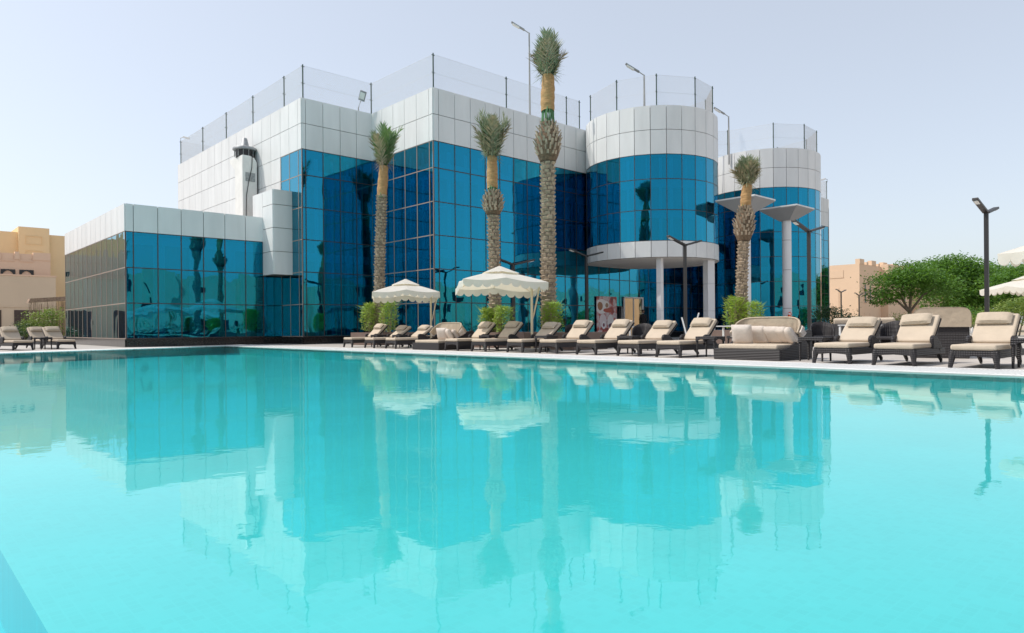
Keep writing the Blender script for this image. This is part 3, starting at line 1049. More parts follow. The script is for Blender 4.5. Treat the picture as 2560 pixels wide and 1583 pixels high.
# ------------------------------------------------------------------ poster, glazed door, person
def poster_mat():
    m = mat('food_poster_print', (0.7, 0.6, 0.6), 0.35)
    nt = m.node_tree
    b = nt.nodes['Principled BSDF']
    tc = nt.nodes.new('ShaderNodeTexCoord')
    n = nt.nodes.new('ShaderNodeTexNoise'); n.inputs['Scale'].default_value = 2.6; n.inputs['Detail'].default_value = 5
    nt.links.new(tc.outputs['Object'], n.inputs['Vector'])
    vo = nt.nodes.new('ShaderNodeTexVoronoi'); vo.inputs['Scale'].default_value = 9
    nt.links.new(tc.outputs['Object'], vo.inputs['Vector'])
    r1 = nt.nodes.new('ShaderNodeValToRGB')
    e = r1.color_ramp.elements
    e[0].position = .30; e[0].color = (0.10, 0.02, 0.03, 1)
    e[1].position = .72; e[1].color = (0.42, 0.22, 0.24, 1)
    x = e.new(.45); x.color = (0.45, 0.07, 0.06, 1)
    x = e.new(.55); x.color = (0.62, 0.55, 0.56, 1)
    nt.links.new(n.outputs['Fac'], r1.inputs[0])
    last = r1.outputs[0]
    sep = nt.nodes.new('ShaderNodeSeparateXYZ')
    nt.links.new(tc.outputs['Object'], sep.inputs[0])
    # plates, glasses: flat print made of discs
    discs = [(.45, 0, 1.95, .62, .46, (0.78, 0.75, 0.74)), (.30, 0, 1.98, .26, .26, (0.32, 0.13, 0.05)), (.85, 0, 2.05, .30, .26, (0.80, 0.77, 0.74)),
             (.92, 0, 2.02, .16, .15, (0.35, 0.20, 0.12)), (1.0, 0, 1.72, .42, .14, (0.42, 0.06, 0.03)), (.55, 0, 1.10, .34, .42, (0.72, 0.62, 0.64)),
             (.62, 0, .85, .20, .24, (0.78, 0.76, 0.78)), (.62, 0, .85, .10, .12, (0.20, 0.05, 0.09)), (1.25, 0, 1.05, .30, .45, (0.76, 0.72, 0.72)), (1.35, 0, .80, .30, .16, (0.10, 0.03, 0.07))]
    for (cx, _, cz, rx, rz_, colr) in discs:
        def axis(out, c0, r0):
            s1 = nt.nodes.new('ShaderNodeMath'); s1.operation = 'SUBTRACT'; s1.inputs[1].default_value = c0
            nt.links.new(out, s1.inputs[0])
            s2 = nt.nodes.new('ShaderNodeMath'); s2.operation = 'DIVIDE'; s2.inputs[1].default_value = r0
            nt.links.new(s1.outputs[0], s2.inputs[0])
            s3 = nt.nodes.new('ShaderNodeMath'); s3.operation = 'POWER'; s3.inputs[1].default_value = 2
            nt.links.new(s2.outputs[0], s3.inputs[0])
            return s3.outputs[0]
        ad = nt.nodes.new('ShaderNodeMath'); ad.operation = 'ADD'
        nt.links.new(axis(sep.outputs['X'], cx, rx), ad.inputs[0])
        nt.links.new(axis(sep.outputs['Z'], cz, rz_), ad.inputs[1])
        ad2 = nt.nodes.new('ShaderNodeMath'); ad2.operation = 'MULTIPLY_ADD'; ad2.inputs[1].default_value = .9; 
        nt.links.new(n.outputs['Fac'], ad2.inputs[0]); nt.links.new(ad.outputs[0], ad2.inputs[2])
        lt = nt.nodes.new('ShaderNodeMath'); lt.operation = 'LESS_THAN'; lt.inputs[1].default_value = 1.35
        nt.links.new(ad2.outputs[0], lt.inputs[0])
        mx = nt.nodes.new('ShaderNodeMix'); mx.data_type = 'RGBA'
        nt.links.new(lt.outputs[0], mx.inputs[0]); nt.links.new(last, mx.inputs[6]); mx.inputs[7].default_value = (*colr, 1)
        last = mx.outputs[2]
    nt.links.new(last, b.inputs['Base Color'])
    return m
M['poster'] = poster_mat()
po = MB().box(0, 1.86, -.02, .02, 0.02, 2.55).build('food_poster', 'poster', None, loc=(31.31, 26.50, 0.0))
tag(po, 'tall food photo poster on the glass under the round tower', 'poster')
dr = empty('glazed_entrance_door', (33.90, 26.52, 0))
fr_ = MB()
fr_.box(0, .07, -.04, .04, 0, 2.55); fr_.box(1.83, 1.95, -.05, .05, 0, 2.55); fr_.box(.93, .99, -.04, .04, 0, 2.55); fr_.box(0, 1.95, -.045, .045, 2.50, 2.58)
fr_.build('frame', 'colwhite', dr)
for a_, b_ in ((.08, .92), (1.0, 1.82)):
    MB().box(a_, b_, -.01, .01, .1, 2.49).build('pane', 'dooramber' if 'dooramber' in M else 'win', dr)
tag(dr, 'white framed glazed double door beside the food poster', 'door')

def person():
    o = empty('person', (34.75, 25.7, 0), R(160))
    pts = {'pel': ((0, 0, .95), .15, .11), 'sp1': ((0, 0, 1.12), .145, .105), 'sp2': ((0, .0, 1.30), .165, .115), 'neckb': ((0, 0, 1.45), .10, .09), 'neck': ((0, 0, 1.53), .055, .055),
           'shl': ((-.17, 0, 1.42), .075, .075), 'ell': ((-.24, -.02, 1.16), .05, .05), 'wrl': ((-.20, .10, .95), .036, .036),
           'shr': ((.17, 0, 1.42), .075, .075), 'elr': ((.24, -.02, 1.16), .05, .05), 'wrr': ((.20, .10, .95), .036, .036),
           'hil': ((-.10, 0, .88), .10, .10), 'knl': ((-.11, .02, .50), .068, .068), 'anl': ((-.11, 0, .10), .045, .045), 'tol': ((-.12, .15, .04), .04, .03),
           'hir': ((.10, 0, .88), .10, .10), 'knr': ((.11, .02, .50), .068, .068), 'anr': ((.11, 0, .10), .045, .045), 'tor': ((.12, .15, .04), .04, .03)}
    ed = [('pel', 'sp1'), ('sp1', 'sp2'), ('sp2', 'neckb'), ('neckb', 'neck'), ('sp2', 'shl'), ('shl', 'ell'), ('ell', 'wrl'), ('sp2', 'shr'), ('shr', 'elr'), ('elr', 'wrr'),
          ('pel', 'hil'), ('hil', 'knl'), ('knl', 'anl'), ('anl', 'tol'), ('pel', 'hir'), ('hir', 'knr'), ('knr', 'anr'), ('anr', 'tor')]
    ks = list(pts)
    me = bpy.data.meshes.new('body')
    me.from_pydata([pts[k][0] for k in ks], [(ks.index(a), ks.index(b)) for a, b in ed], [])
    ob_ = bpy.data.objects.new('body', me)
    COL.objects.link(ob_)
    ob_.parent = o
    me.materials.append(M['cloth'])
    sk = ob_.modifiers.new('skin', 'SKIN')
    if not me.skin_vertices:
        ob_.update_from_editmode()
    for i, k in enumerate(ks):
        sv = me.skin_vertices[0].data[i] if me.skin_vertices else None
        if sv is not None:
            sv.radius = pts[k][1:]
            sv.use_root = (k == 'pel')
    ss = ob_.modifiers.new('sub', 'SUBSURF'); ss.levels = 2; ss.render_levels = 2
    hd = MB()
    def head(a, b):
        th, ph = 2*PI*a, PI*b
        x, y, z = .078*math.sin(ph)*math.cos(th), .098*math.sin(ph)*math.sin(th), .118*math.cos(ph)
        if z < 0: x *= 1-.25*(-z/.118); y *= 1-.12*(-z/.118)
        if y > .06 and -.03 < z < .02 and abs(x) < .02: y += .018
        return (x, y, z+1.655)
    hd.grid(head, 20, 14)
    for s in (-1, 1):
        hd.pad(s*.082, 0, 1.65, .02, .04, .06, nu=4, nv=4)
    hd.build('head', 'skin', o, True)
    hr = MB()
    hr.grid(lambda a, b: (.088*math.sin(PI*.62*b)*math.cos(2*PI*a), -.014+.104*math.sin(PI*.62*b)*math.sin(2*PI*a), 1.668+.118*math.cos(PI*.62*b)+(.03 if math.sin(2*PI*a) > .3 and b > .6 else 0)), 20, 8)
    hr.build('hair', 'hair', o, True)
    for s in (-1, 1):
        hm = MB()
        hm.pad(s*.195, .115, .90, .05, .075, .03, nu=6, nv=6)
        for k in range(4):
            y0 = .09+k*.018
            ln = (.062, .072, .068, .052)[k]
            hm.tube([(s*.195, y0, .885), (s*.19, y0+.004, .885-ln*.5), (s*.178, y0+.008, .885-ln)], [.009, .0085, .007], 6)
        hm.tube([(s*.185, .155, .905), (s*.17, .168, .88), (s*.165, .168, .86)], [.010, .009, .008], 6)
        hm.build('hand', 'skin', o, True)
    tag(o, 'person in black clothes standing at the glazed door', 'person')
M['dooramber'] = glass_mat('amber_door_glass', (0.55, 0.42, 0.30), 0.25)
for ch in [x for x in bpy.data.objects if x.parent == dr and x.name.startswith('pane')]:
    ch.data.materials.clear(); ch.data.materials.append(M['dooramber'])
person()

# ------------------------------------------------------------------ plaza lamps
def y_lamp(loc, h, label, name='plaza_lamp', k=1.0, group='black double-arm lamps on the plaza'):
    o = empty(name, loc)
    MB().box(-.06*k, .06*k, -.06*k, .06*k, 0, h-.02).build('post', 'black', o, bevel=.008)
    for s in (-1, 1):
        L_ = 1.30*k
        arm = MB()
        ang = R(13)
        m = Matrix.Translation((s*(.05+L_/2*math.cos(ang)), 0, h+L_/2*math.sin(ang))) @ Matrix.Rotation(-s*ang, 4, 'Y')
        arm.obox(m, L_, .17*k, .075*k)
        a_ = arm.build('arm', 'black', o, bevel=.008)
        m = Matrix.Translation((s*(.05+L_*.84*math.cos(ang)), 0, h+L_*.84*math.sin(ang)-.045*k)) @ Matrix.Rotation(-s*ang, 4, 'Y')
        MB().obox(m, L_*.22, .12*k, .03*k).build('lens', 'lens', a_)
    MB().box(-.12*k, .12*k, -.12*k, .12*k, 0, .02).build('base_plate', 'black', o)
    tag(o, label, 'lamp post', group)
    return o
y_lamp((27.0, 6.08, 0), 4.42, 'tall black double-arm lamp behind the rightmost lounger')
y_lamp((26.9, 11.93, 0), 4.42, 'black double-arm lamp in front of the lifebuoy column')
y_lamp((27.0, 17.62, 0), 4.42, 'black double-arm lamp between the two columns of the round tower')
y_lamp((27.2, 23.71, 0), 4.42, 'black double-arm lamp just left of the food poster')
q = cam2uv(0.0025*31.5, 31.5)
y_lamp((q[0], q[1], 0), 3.62, 'shorter black double-arm lamp behind the larger parasol')
y_lamp((79.8, 31.8, 0), 4.4, 'distant black lamp left of the peach villa corner')
y_lamp((90.8, 34.0, 0), 4.4, 'distant black lamp in front of the peach villa corner')
y_lamp((88.8, 24.1, 0), 4.4, 'distant black lamp standing against the green trees')

# ------------------------------------------------------------------ planters and palms
def planter(loc, sx, sy, label):
    o = empty('planter_box', loc)
    t = .05
    for (x0, x1, y0, y1) in ((-sx/2, sx/2, -sy/2, -sy/2+t), (-sx/2, sx/2, sy/2-t, sy/2), (-sx/2, -sx/2+t, -sy/2+t, sy/2-t), (sx/2-t, sx/2, -sy/2+t, sy/2-t)):
        MB().box(x0, x1, y0, y1, 0, .57).build('side_board', 'planter', o, bevel=.006)
    MB().box(-sx/2+t, sx/2-t, -sy/2+t, sy/2-t, .02, .47).build('soil', 'soil', o)
    tag(o, label, 'planter', 'brown planter boxes round the palms')
planter((17.3, 27.55, 0), 2.2, 2.0, 'brown planter box round the foot of the leftmost palm')
planter((17.6, 19.7, 0), 2.0, 2.0, 'brown planter box round the foot of the second palm from left')
planter((17.25, 16.0, 0), 1.7, 2.3, 'brown planter box round the foot of the tallest palm')
planter((26.0, 14.33, 0), 1.9, 1.9, 'brown planter box round the foot of the rightmost palm')

def leaf_strip(mb, p, d, side, ln, w):
    """one narrow pointed leaflet from p along d"""
    q1 = p+d*(ln*.45)
    q2 = p+d*ln
    s = side*w
    mb.add([p-s*.4, p+s*.4, q1+s*.5, q2, q1-s*.5], [(0, 1, 2, 4), (4, 2, 3)])

def frond(mb, base, az, lean0, lean1, length, nleaf, r_, lf=0.42, spread=0.9, droop=0.0):
    pts = []
    p = Vector(base)
    n = 14
    h = Vector((math.cos(az), math.sin(az), 0))
    for i in range(n+1):
        t = i/n
        a = lean0+(lean1-lean0)*t**1.4
        pts.append(p.copy())
        p = p+(h*math.sin(a)+Vector((0, 0, 1))*math.cos(a))*(length/n)
    mb.tube(pts, [.022*(1-.8*i/n)+.003 for i in range(n+1)], 4)
    side0 = h.cross(Vector((0, 0, 1)))
    for k in range(nleaf):
        t = .10+.90*(k/nleaf)
        x = t*n
        i = min(int(x), n-1)
        c = pts[i].lerp(pts[i+1], x-i)
        d = (pts[i+1]-pts[i]).normalized()
        nr = side0.cross(d).normalized()
        l = lf*(0.35+math.sin(PI*min(1, t*.9+.08))*.75)*r_.uniform(.8, 1.15)
        for s in (-1, 1):
            sp = spread*r_.uniform(.75, 1.2)*(1-.45*t)
            dd = (d*math.cos(sp)+side0*s*math.sin(sp)+nr*r_.uniform(-.25, .35)).normalized()
            dd = (dd+Vector((0, 0, -droop*r_.random()))).normalized()
            leaf_strip(mb, c, dd, d.cross(dd).cross(dd).normalized(), l, .042)

def palm(loc, segs, label, lean=(0, 0), seed=1, style='tied', dia=.48):
    """segs: trunk top z, bulge top z, wrap bottom z, wrap top z, frond top z"""
    r_ = random.Random(seed)
    zt, zb, w0, w1, zf = segs
    o = empty('date_palm', loc)
    H = zf
    def ax(z):
        t = z/H
        return Vector((lean[0]*t*t, lean[1]*t*t, z))
    rad = dia/2
    # trunk
    mb = MB()
    N = 16
    zs = [zt*i/40 for i in range(41)]
    mb.tube([ax(z) for z in zs], [rad*(.93-.10*(z/zt))*(1+.02*math.sin(z*9)) for z in zs], N)
    tr = mb.build('trunk', 'bark', o, True)
    bs = MB()
    nz = int(zt/.15)
    for j in range(nz):
        z = .25+(zt-.25)*j/nz
        c = ax(z)
        rr = rad*(.93-.10*(z/zt))
        na = 7
        for k in range(na):
            a = 2*PI*(k+.5*(j % 2)+r_.uniform(-.12, .12))/na + j*.07
            w = 2*PI*rr/na*.52*r_.uniform(.85, 1.1)
            hgt = .135*r_.uniform(.8, 1.2)
            out = .058*r_.uniform(.5, 1.4)
            e = Vector((math.cos(a), math.sin(a), 0)); sd = Vector((-math.sin(a), math.cos(a), 0))
            p0 = c+e*(rr-.02)
            bs.add([p0-sd*w, p0+sd*w, p0+e*(out+.02)+sd*w*.8+Vector((0, 0, hgt*.8)), p0+e*(out+.02)-sd*w*.8+Vector((0, 0, hgt*.8)),
                    p0+sd*w*.7+Vector((0, 0, hgt)), p0-sd*w*.7+Vector((0, 0, hgt))],
                   [(0, 1, 2, 3), (3, 2, 4, 5), (0, 3, 5), (1, 4, 2)])
    tag(bs.build('bark_scales', 'boot', tr), kind='stuff')
    # bulge of cut leaf bases
    if zb > zt+.3:
        bm = MB()
        br = rad*1.62
        prof = []
        for i in range(13):
            t = i/12
            prof.append((rad*.9+(br-rad*.9)*math.sin(PI*min(1, t*1.12+.05))**.8, t))
        bm.tube([ax(zt+(zb-zt)*t) for _, t in prof], [p for p, _ in prof], 18)
        bu = bm.build('crown_base', 'fibre', o, True)
        bt = MB()
        rows_ = 8
        for j in range(rows_):
            t = .15+.85*j/rows_
            z = zt+(zb-zt)*t
            rr = rad*.9+(br-rad*.9)*math.sin(PI*min(1, t*1.12+.05))**.8
            for k in range(13):
                a = 2*PI*(k+.5*(j % 2)+r_.uniform(-.2, .2))/13
                e = Vector((math.cos(a), math.sin(a), 0)); sd = Vector((-math.sin(a), math.cos(a), 0))
                up = (Vector((0, 0, 1))*r_.uniform(.75, 1)+e*r_.uniform(.15, .6)).normalized()
                w = r_.uniform(.03, .055)
                ln = r_.uniform(.12, .24)
                p0 = ax(z)+e*(rr-.05)
                th = e*.03
                bt.add([p0-sd*w, p0+sd*w, p0+sd*w*.75+up*ln+th, p0-sd*w*.75+up*ln+th, p0-sd*w+th*1.7, p0+sd*w+th*1.7, p0+sd*w*.75+up*ln+th*2, p0-sd*w*.75+up*ln+th*2],
                       [(4, 5, 6, 7), (7, 6, 2, 3), (0, 4, 7, 3), (5, 1, 2, 6), (0, 1, 5, 4)])
        tag(bt.build('cut_leaf_bases', 'boot', bu), kind='stuff')
    # petioles
    pm = MB()
    for k in range(16):
        a = 2*PI*k/16+r_.uniform(-.1, .1)
        p0 = ax(zb-.15)+Vector((math.cos(a), math.sin(a), 0))*rad*r_.uniform(.7, .95)
        p1 = ax(w0+.15)+Vector((math.cos(a+.3), math.sin(a+.3), 0))*rad*r_.uniform(.6, .8)
        pm.tube([p0, p1], .024, 5)
    pm.build('petiole_bundle', 'petiole', o, True)
    # burlap wrap
    wr = MB()
    def wrap(a, b):
        z = w0+(w1-w0)*b
        fold = 1+.018*math.sin(b*46+2*math.sin(2*PI*a))*math.sin(b*11+a*9)+.05*math.sin(2*PI*a*3+b*4)+.03*math.sin(b*23+2*PI*a)
        rr = rad*(.86+.10*math.sin(PI*b*.9+.3)-.08*b)*fold
        c = ax(z)
        return (c.x+rr*math.cos(2*PI*a), c.y+rr*math.sin(2*PI*a), z+.03*math.sin(2*PI*a*2)*(1 if b in (0, 1) else 0))
    wr.grid(wrap, 28, 40, True)
    wr.build('burlap_wrap', 'burlap', o, True)
    # frond tuft
    fm = MB()
    L_ = zf-w1-.02
    nf = 17 if style == 'tied' else 13
    for k in range(nf):
        az = 2*PI*k/nf*5+r_.uniform(-.3, .3)
        b0 = ax(w1-.1)+Vector((math.cos(az), math.sin(az), 0))*rad*.5*r_.random()
        if style == 'tied':
            frond(fm, b0, az, r_.uniform(.05, .34), r_.uniform(-.15, .30) if k % 3 else r_.uniform(.1, .55), L_*(r_.uniform(.55, 1.02)), 30, r_, .56, .95)
        else:
            frond(fm, b0, az, r_.uniform(.04, .3), r_.uniform(.15, .75), L_*r_.uniform(.6, 1.04), 34, r_, .60, .95)
    fm.build('frond_tuft', 'frond' if style == 'tied' else 'frondg', o)
    ym = MB()
    for k in range(6 if style == 'tied' else 3):
        az = 2*PI*k/6*(1 if style == 'tied' else 2)+r_.uniform(-.4, .4)
        b0 = ax(w1-.1)+Vector((math.cos(az), math.sin(az), 0))*rad*.6
        frond(ym, b0, az, r_.uniform(.15, .4), r_.uniform(.3, .95), L_*r_.uniform(.45, .85), 26, r_, .46, .85, .3)
    ym.build('dry_fronds', 'dryfrond', o)
    # dry hanging leaflets at the neck
    dm = MB()
    for k in range(150):
        a = r_.uniform(0, 2*PI)
        p0 = ax(w1+r_.uniform(-.05, .45))+Vector((math.cos(a), math.sin(a), 0))*rad*r_.uniform(.7, 1.1)
        e = Vector((math.cos(a), math.sin(a), 0))
        dd = (e*r_.uniform(.4, 1)+Vector((0, 0, r_.uniform(-1, .7)))).normalized()
        leaf_strip(dm, p0, dd, dd.cross(Vector((0, 0, 1))).normalized(), r_.uniform(.25, .5), .02)
    dm.build('dry_leaflets', 'boot' if style != 'tied' else 'frond', o)
    tag(o, label, 'palm tree', 'date palms in planters')
    return o
RGT = Vector((0.7343, -0.6788))
def ln_(x):
    return (RGT.x*x, RGT.y*x)
palm((17.2, 27.69, 0), (6.95, 6.95, 6.9, 8.27, 10.45), 'slim leftmost palm with an open green frond fan', ln_(.42), 3, 'open', .50)
palm((17.6, 20.0, 0), (5.10, 5.98, 6.12, 7.34, 9.20), 'second palm from left with frizzy knot below its wrap', ln_(-.12), 5, 'tied', .46)
palm((17.2, 16.73, 0), (6.50, 7.85, 8.25, 9.48, 11.0), 'tallest thickest palm, third from left with bulging crown base', ln_(.06), 8, 'tied', .52)
palm((26.0, 14.33, 0), (4.20, 5.62, 5.60, 6.50, 7.85), 'short rightmost palm before the pyramid canopies', ln_(.42), 11, 'tied', .46)
# more palms stand right of the camera and show in the mirror glass
palm((17.4, -4.0, 0), (5.2, 6.3, 6.4, 7.4, 9.3), 'palm on the right-hand deck seen only as a reflection in the annex glass', (0, 0), 21, 'tied', .48)

# shrubs in the planters
def shrub(loc, r, h, label, seed, n=1500, m='shrub'):
    r_ = random.Random(seed)
    o = empty('planter_shrub', loc)
    st_, lf = MB(), MB()
    for k in range(16):
        a = r_.uniform(0, 2*PI)
        q_ = r*math.sqrt(r_.random())*.75
        p0 = Vector((q_*.6*math.cos(a), q_*.6*math.sin(a), 0))
        p1 = Vector((q_*1.2*math.cos(a), q_*1.2*math.sin(a), h*r_.uniform(.8, 1.1)))
        st_.tube([p0, p0.lerp(p1, .5)+Vector((r_.uniform(-.05, .05), r_.uniform(-.05, .05), 0)), p1], [.012, .009, .004], 4)
    for k in range(n):
        a = r_.uniform(0, 2*PI)
        z = h*(.12+.95*r_.random()**.75)
        rr = r*math.sqrt(r_.random())*(.55+.55*math.sin(PI*min(1, z/h*.8+.1)))
        p = Vector((rr*math.cos(a), rr*math.sin(a), z))
        d = Vector((r_.uniform(-1, 1), r_.uniform(-1, 1), r_.uniform(-.4, 1.2))).normalized()
        leaf_strip(lf, p, d, d.orthogonal().normalized(), r_.uniform(.08, .2), r_.uniform(.012, .026))
    for k in range(26):
        a = r_.uniform(0, 2*PI)
        p = Vector((r*.7*math.cos(a), r*.7*math.sin(a), h*r_.uniform(.7, 1)))
        d = Vector((math.cos(a)*.8, math.sin(a)*.8, r_.uniform(.2, 1.1))).normalized()
        leaf_strip(lf, p, d, d.orthogonal().normalized(), r_.uniform(.3, .5), .014)
    st_.build('stems', 'reed', o)
    lf.build('foliage', m, o)
    tag(o, label, 'shrub', 'bamboo-like shrubs in the planters')
def at_u(px, u):
    k = (px-1280)/1724
    X, Z = k, 1.0
    d = cam2uv(k, 1.0)
    t = u/d[0]
    return (d[0]*t, d[1]*t)
for i, (px, u, r, h, lb_) in enumerate(((925, 16.75, .42, 1.35, 'yellow-green shrub on the left of the leftmost palm'), (972, 17.0, .42, 1.40, 'green shrub on the right of the leftmost palm'),
                            (1218, 17.2, .30, .95, 'green shrub on the left of the second palm'), (1258, 17.3, .36, 1.0, 'yellow-green shrub on the right of the second palm'),
                            (1381, 16.7, .36, 1.05, 'bright shrub before the tallest palm'), (1838, 25.6, .42, 1.35, 'bright shrub on the left of the rightmost palm'),
                            (1882, 25.8, .40, 1.15, 'darker shrub on the right of the rightmost palm'))):
    p = at_u(px, u)
    shrub((p[0], p[1], .45), r, h, lb_, 30+i)

# ------------------------------------------------------------------ parasols
def parasol(loc, rz, label, tilt=(0, 0), s=2.55, pole=(1.0, -.3)):
    o = empty('cantilever_parasol', loc, rz)
    hs = s/2
    def edge(t):        # square perimeter, t in 0..1
        k = int(t*4) % 4
        f_ = t*4-int(t*4)
        cs = [(-1, -1), (1, -1), (1, 1), (-1, 1)]
        a, b = cs[k], cs[(k+1) % 4]
        return Vector((a[0]+(b[0]-a[0])*f_, a[1]+(b[1]-a[1])*f_, 0))*hs, f_
    NS = 64
    def zed(s_, f_):
        corner = abs(2*f_-1)             # 1 at corners, 0 mid-side
        z = 2.60-.40*s_-.09*corner**2*s_**2
        z -= .075*abs(math.sin(2*PI*f_))*s_**1.5
        return z
    def tl(p):
        p.z += tilt[0]*p.x+tilt[1]*p.y
        return p
    def can(a, b):
        e, f_ = edge(a % 1.0)
        s_ = .22+.78*b
        return tl(Vector((e.x*s_, e.y*s_, zed(s_, f_))))
    c_ = MB().grid(can, NS, 10, True)
    cn = c_.build('canopy', 'umb', o, True)
    nsc = 9
    def val(a, b):
        e, f_ = edge(a % 1.0)
        sc_ = abs(math.sin(PI*f_*nsc))
        drop = .13+.10*sc_**.6
        p = tl(Vector((e.x, e.y, zed(1, f_))))
        p.z -= drop*b
        wob = .012*math.sin(f_*19+a*7)*b
        p.x += wob*(1 if abs(e.x) > abs(e.y) else 0); p.y += wob*(0 if abs(e.x) > abs(e.y) else 1)
        return p
    MB().grid(val, 4*nsc*8, 3, True).build('scalloped_valance', 'umb', o, True)
    def vent(a, b):
        e, f_ = edge(a % 1.0)
        s_ = .02+.40*b
        return tl(Vector((e.x*s_, e.y*s_, 2.76-.62*s_-.10*abs(2*f_-1)*s_)))
    MB().grid(vent, 32, 5, True).build('vent_cap', 'umb', cn, True)
    rb = MB()
    for k in range(8):
        e, f_ = edge(k/8+.00001)
        rb.tube([tl(Vector((0, 0, 2.60))), tl(Vector((e.x*.5, e.y*.5, zed(.5, f_)-.03))), tl(Vector((e.x*.985, e.y*.985, zed(1, f_)-.03)))], .011, 5)
    rb.build('ribs', 'cream', o)
    px, py = pole
    zt = 2.05
    MB().tube([(px, py, 0.05), (px, py, zt+.15)], .042, 10).build('pole', 'cream', o, True)
    MB().tube([(px, py, zt+.1), (px*.5, py*.5, 2.40), (0, 0, 2.52)], .028, 8).build('boom', 'cream', o, True)
    ha = MB()
    for d_ in (-.05, .05):
        ha.tube([(px+.06, py+d_, 1.15), (px+.20, py+d_, 1.75), (px+.24, py+d_, 2.05), (px+.16, py+d_, 2.22), (px+.05, py+d_, 2.24)], .018, 6)
    ha.tube([(px, py, .95), (px+.08, py, 1.2)], .025, 6)
    ha.build('crank_handle', 'cream', o, True)
    b_ = MB()
    for (x0, y0) in ((-.5, -.5), (.01, -.5), (-.5, .01), (.01, .01)):
        b_.box(px+x0, px+x0+.49, py+y0, py+y0+.49, 0, .06)
    b_.build('base_slabs', 'slab', o, bevel=.006)
    tag(o, label, 'parasol', 'white scalloped cantilever parasols')
    return o
PR = R(-33)
parasol((14.95, 16.75, 0), PR, 'larger white scalloped parasol before the tallest palm', (-.035, -.06), 2.65)
parasol((15.85, 23.5, 0), PR, 'smaller white scalloped parasol beside the leftmost palm', (0, -.04), 2.6)
parasol((16.55, 1.70, 0), PR, 'white parasol corner high at the right edge above the lamp post')
parasol((33.5, 5.95, 0), PR, 'lower white parasol behind the tall lamp post at the right edge')
for i, (x, y) in enumerate(((19.5, -3.5), (24.5, -2.0), (30.5, -3.0), (28.0, 3.5))):
    parasol((x, y, 0), PR+i*.3, 'white parasol on the right-hand deck, %s of four mirrored in the annex glass' % ('nearest', 'second', 'farthest', 'third')[i])

# ------------------------------------------------------------------ loungers
def make_lounger(back=43, plift=0.0):
    o = empty('sun_lounger', (0, 0, 0))      # foot end at x=0, head towards +x, width along y
    W = .70
    hw = W/2
    # apron front with arched underside, side rails
    ap = MB()
    ap.prism([(-hw, .16), (-hw+.02, .30), (hw-.02, .30), (hw, .16), (hw-.12, .185), (0, .20), (-hw+.12, .185)], 'x', 0.02, .10)
    ap.build('front_apron', 'wicker', o, bevel=.012)
    for s in (-1, 1):
        MB().box(.10, 1.80, s*hw-.03 if s > 0 else s*hw-.0, s*hw if s > 0 else s*hw+.03, .17, .295).build('side_rail', 'wicker', o, bevel=.01)
        lg = MB()
        lg.tube([(.07, s*(hw-.055), .29), (.05, s*(hw-.035), .2), (.035, s*(hw-.025), .1), (.02, s*(hw-.01), 0)], [.062, .058, .042, .036], 8)
        lg.build('front_leg', 'wicker', o, True)
        lg = MB()
        lg.tube([(1.42, s*(hw-.05), .27), (1.58, s*(hw-.05), .17), (1.70, s*(hw-.05), .05)], [.06, .045, .03], 8)
        lg.build('rear_leg', 'wicker', o, True)
        wh = MB().tube([(1.715, s*(hw-.05)-.015, .045), (1.715, s*(hw-.05)+.015, .045)], .045, 12)
        wh.build('wheel', 'black', o, True)
        am = MB()
        prof = [(1.02, .28), (1.00, .46), (1.03, .515), (1.10, .535), (1.22, .52), (1.36, .46), (1.50, .37), (1.60, .28)]
        am.prism(prof, 'y', s*hw-.05 if s > 0 else s*hw-.02, s*hw+.02 if s > 0 else s*hw+.05)
        am.build('armrest', 'wicker', o, bevel=.02)
    MB().box(.08, 1.8, -hw+.03, hw-.03, .22, .275).build('seat_deck', 'wicker', o)
    # seat cushion with soft edge
    sc_ = MB()
    sc_.box(0.0, 1.16, -hw+.015, hw-.015, .30, .395)
    sc_.build('seat_cushion', 'cushion', o, True, bevel=.035, bseg=4)
    ang = R(back)
    L_ = .74
    mm = Matrix.Translation((1.13, 0, .37)) @ Matrix.Rotation(-ang, 4, 'Y')
    bc = MB()
    bc.obox(mm @ Matrix.Translation((L_/2, 0, .035)), L_, W-.06, .095)
    b_ = bc.build('back_cushion', 'cushion', o, True, bevel=.035, bseg=4)
    fr2 = MB().obox(mm @ Matrix.Translation((L_/2-.01, 0, -.035)), L_+.02, W-.05, .035)
    fr2.build('back_frame', 'wicker', o, bevel=.01)
    MB().tube([tuple(mm @ Vector((.55, 0, -.05))), (1.72, 0, .26)], .014, 6).build('back_prop', 'galv', o)
    pl = MB()
    pl.pad(0, 0, 0, .27, W-.15, .14, .42, 10, 14, None)
    for i, v in enumerate(pl.v):
        pl.v[i] = tuple(mm @ (Vector(v)+Vector((L_-.19-plift, 0, .13))))
    pl.build('pillow', 'cushion2', o, True)
    return o
proto = make_lounger()
proto_low = make_lounger(33, .02)
proto_mid = make_lounger(39, .03)
ORD = ['first', 'second', 'third', 'fourth', 'fifth', 'sixth', 'seventh', 'eighth', 'ninth', 'tenth']
lv = [24.93, 23.2, 21.72, 17.94, 16.62, 15.0, 13.67, 12.2, 10.8, 9.55, 5.58, 4.46, 3.22]
lu = [14.0, 13.95, 13.95, 13.85, 13.9, 13.95, 14.0, 13.95, 13.95, 13.87, 13.50, 13.45, 13.40]
used_proto = []
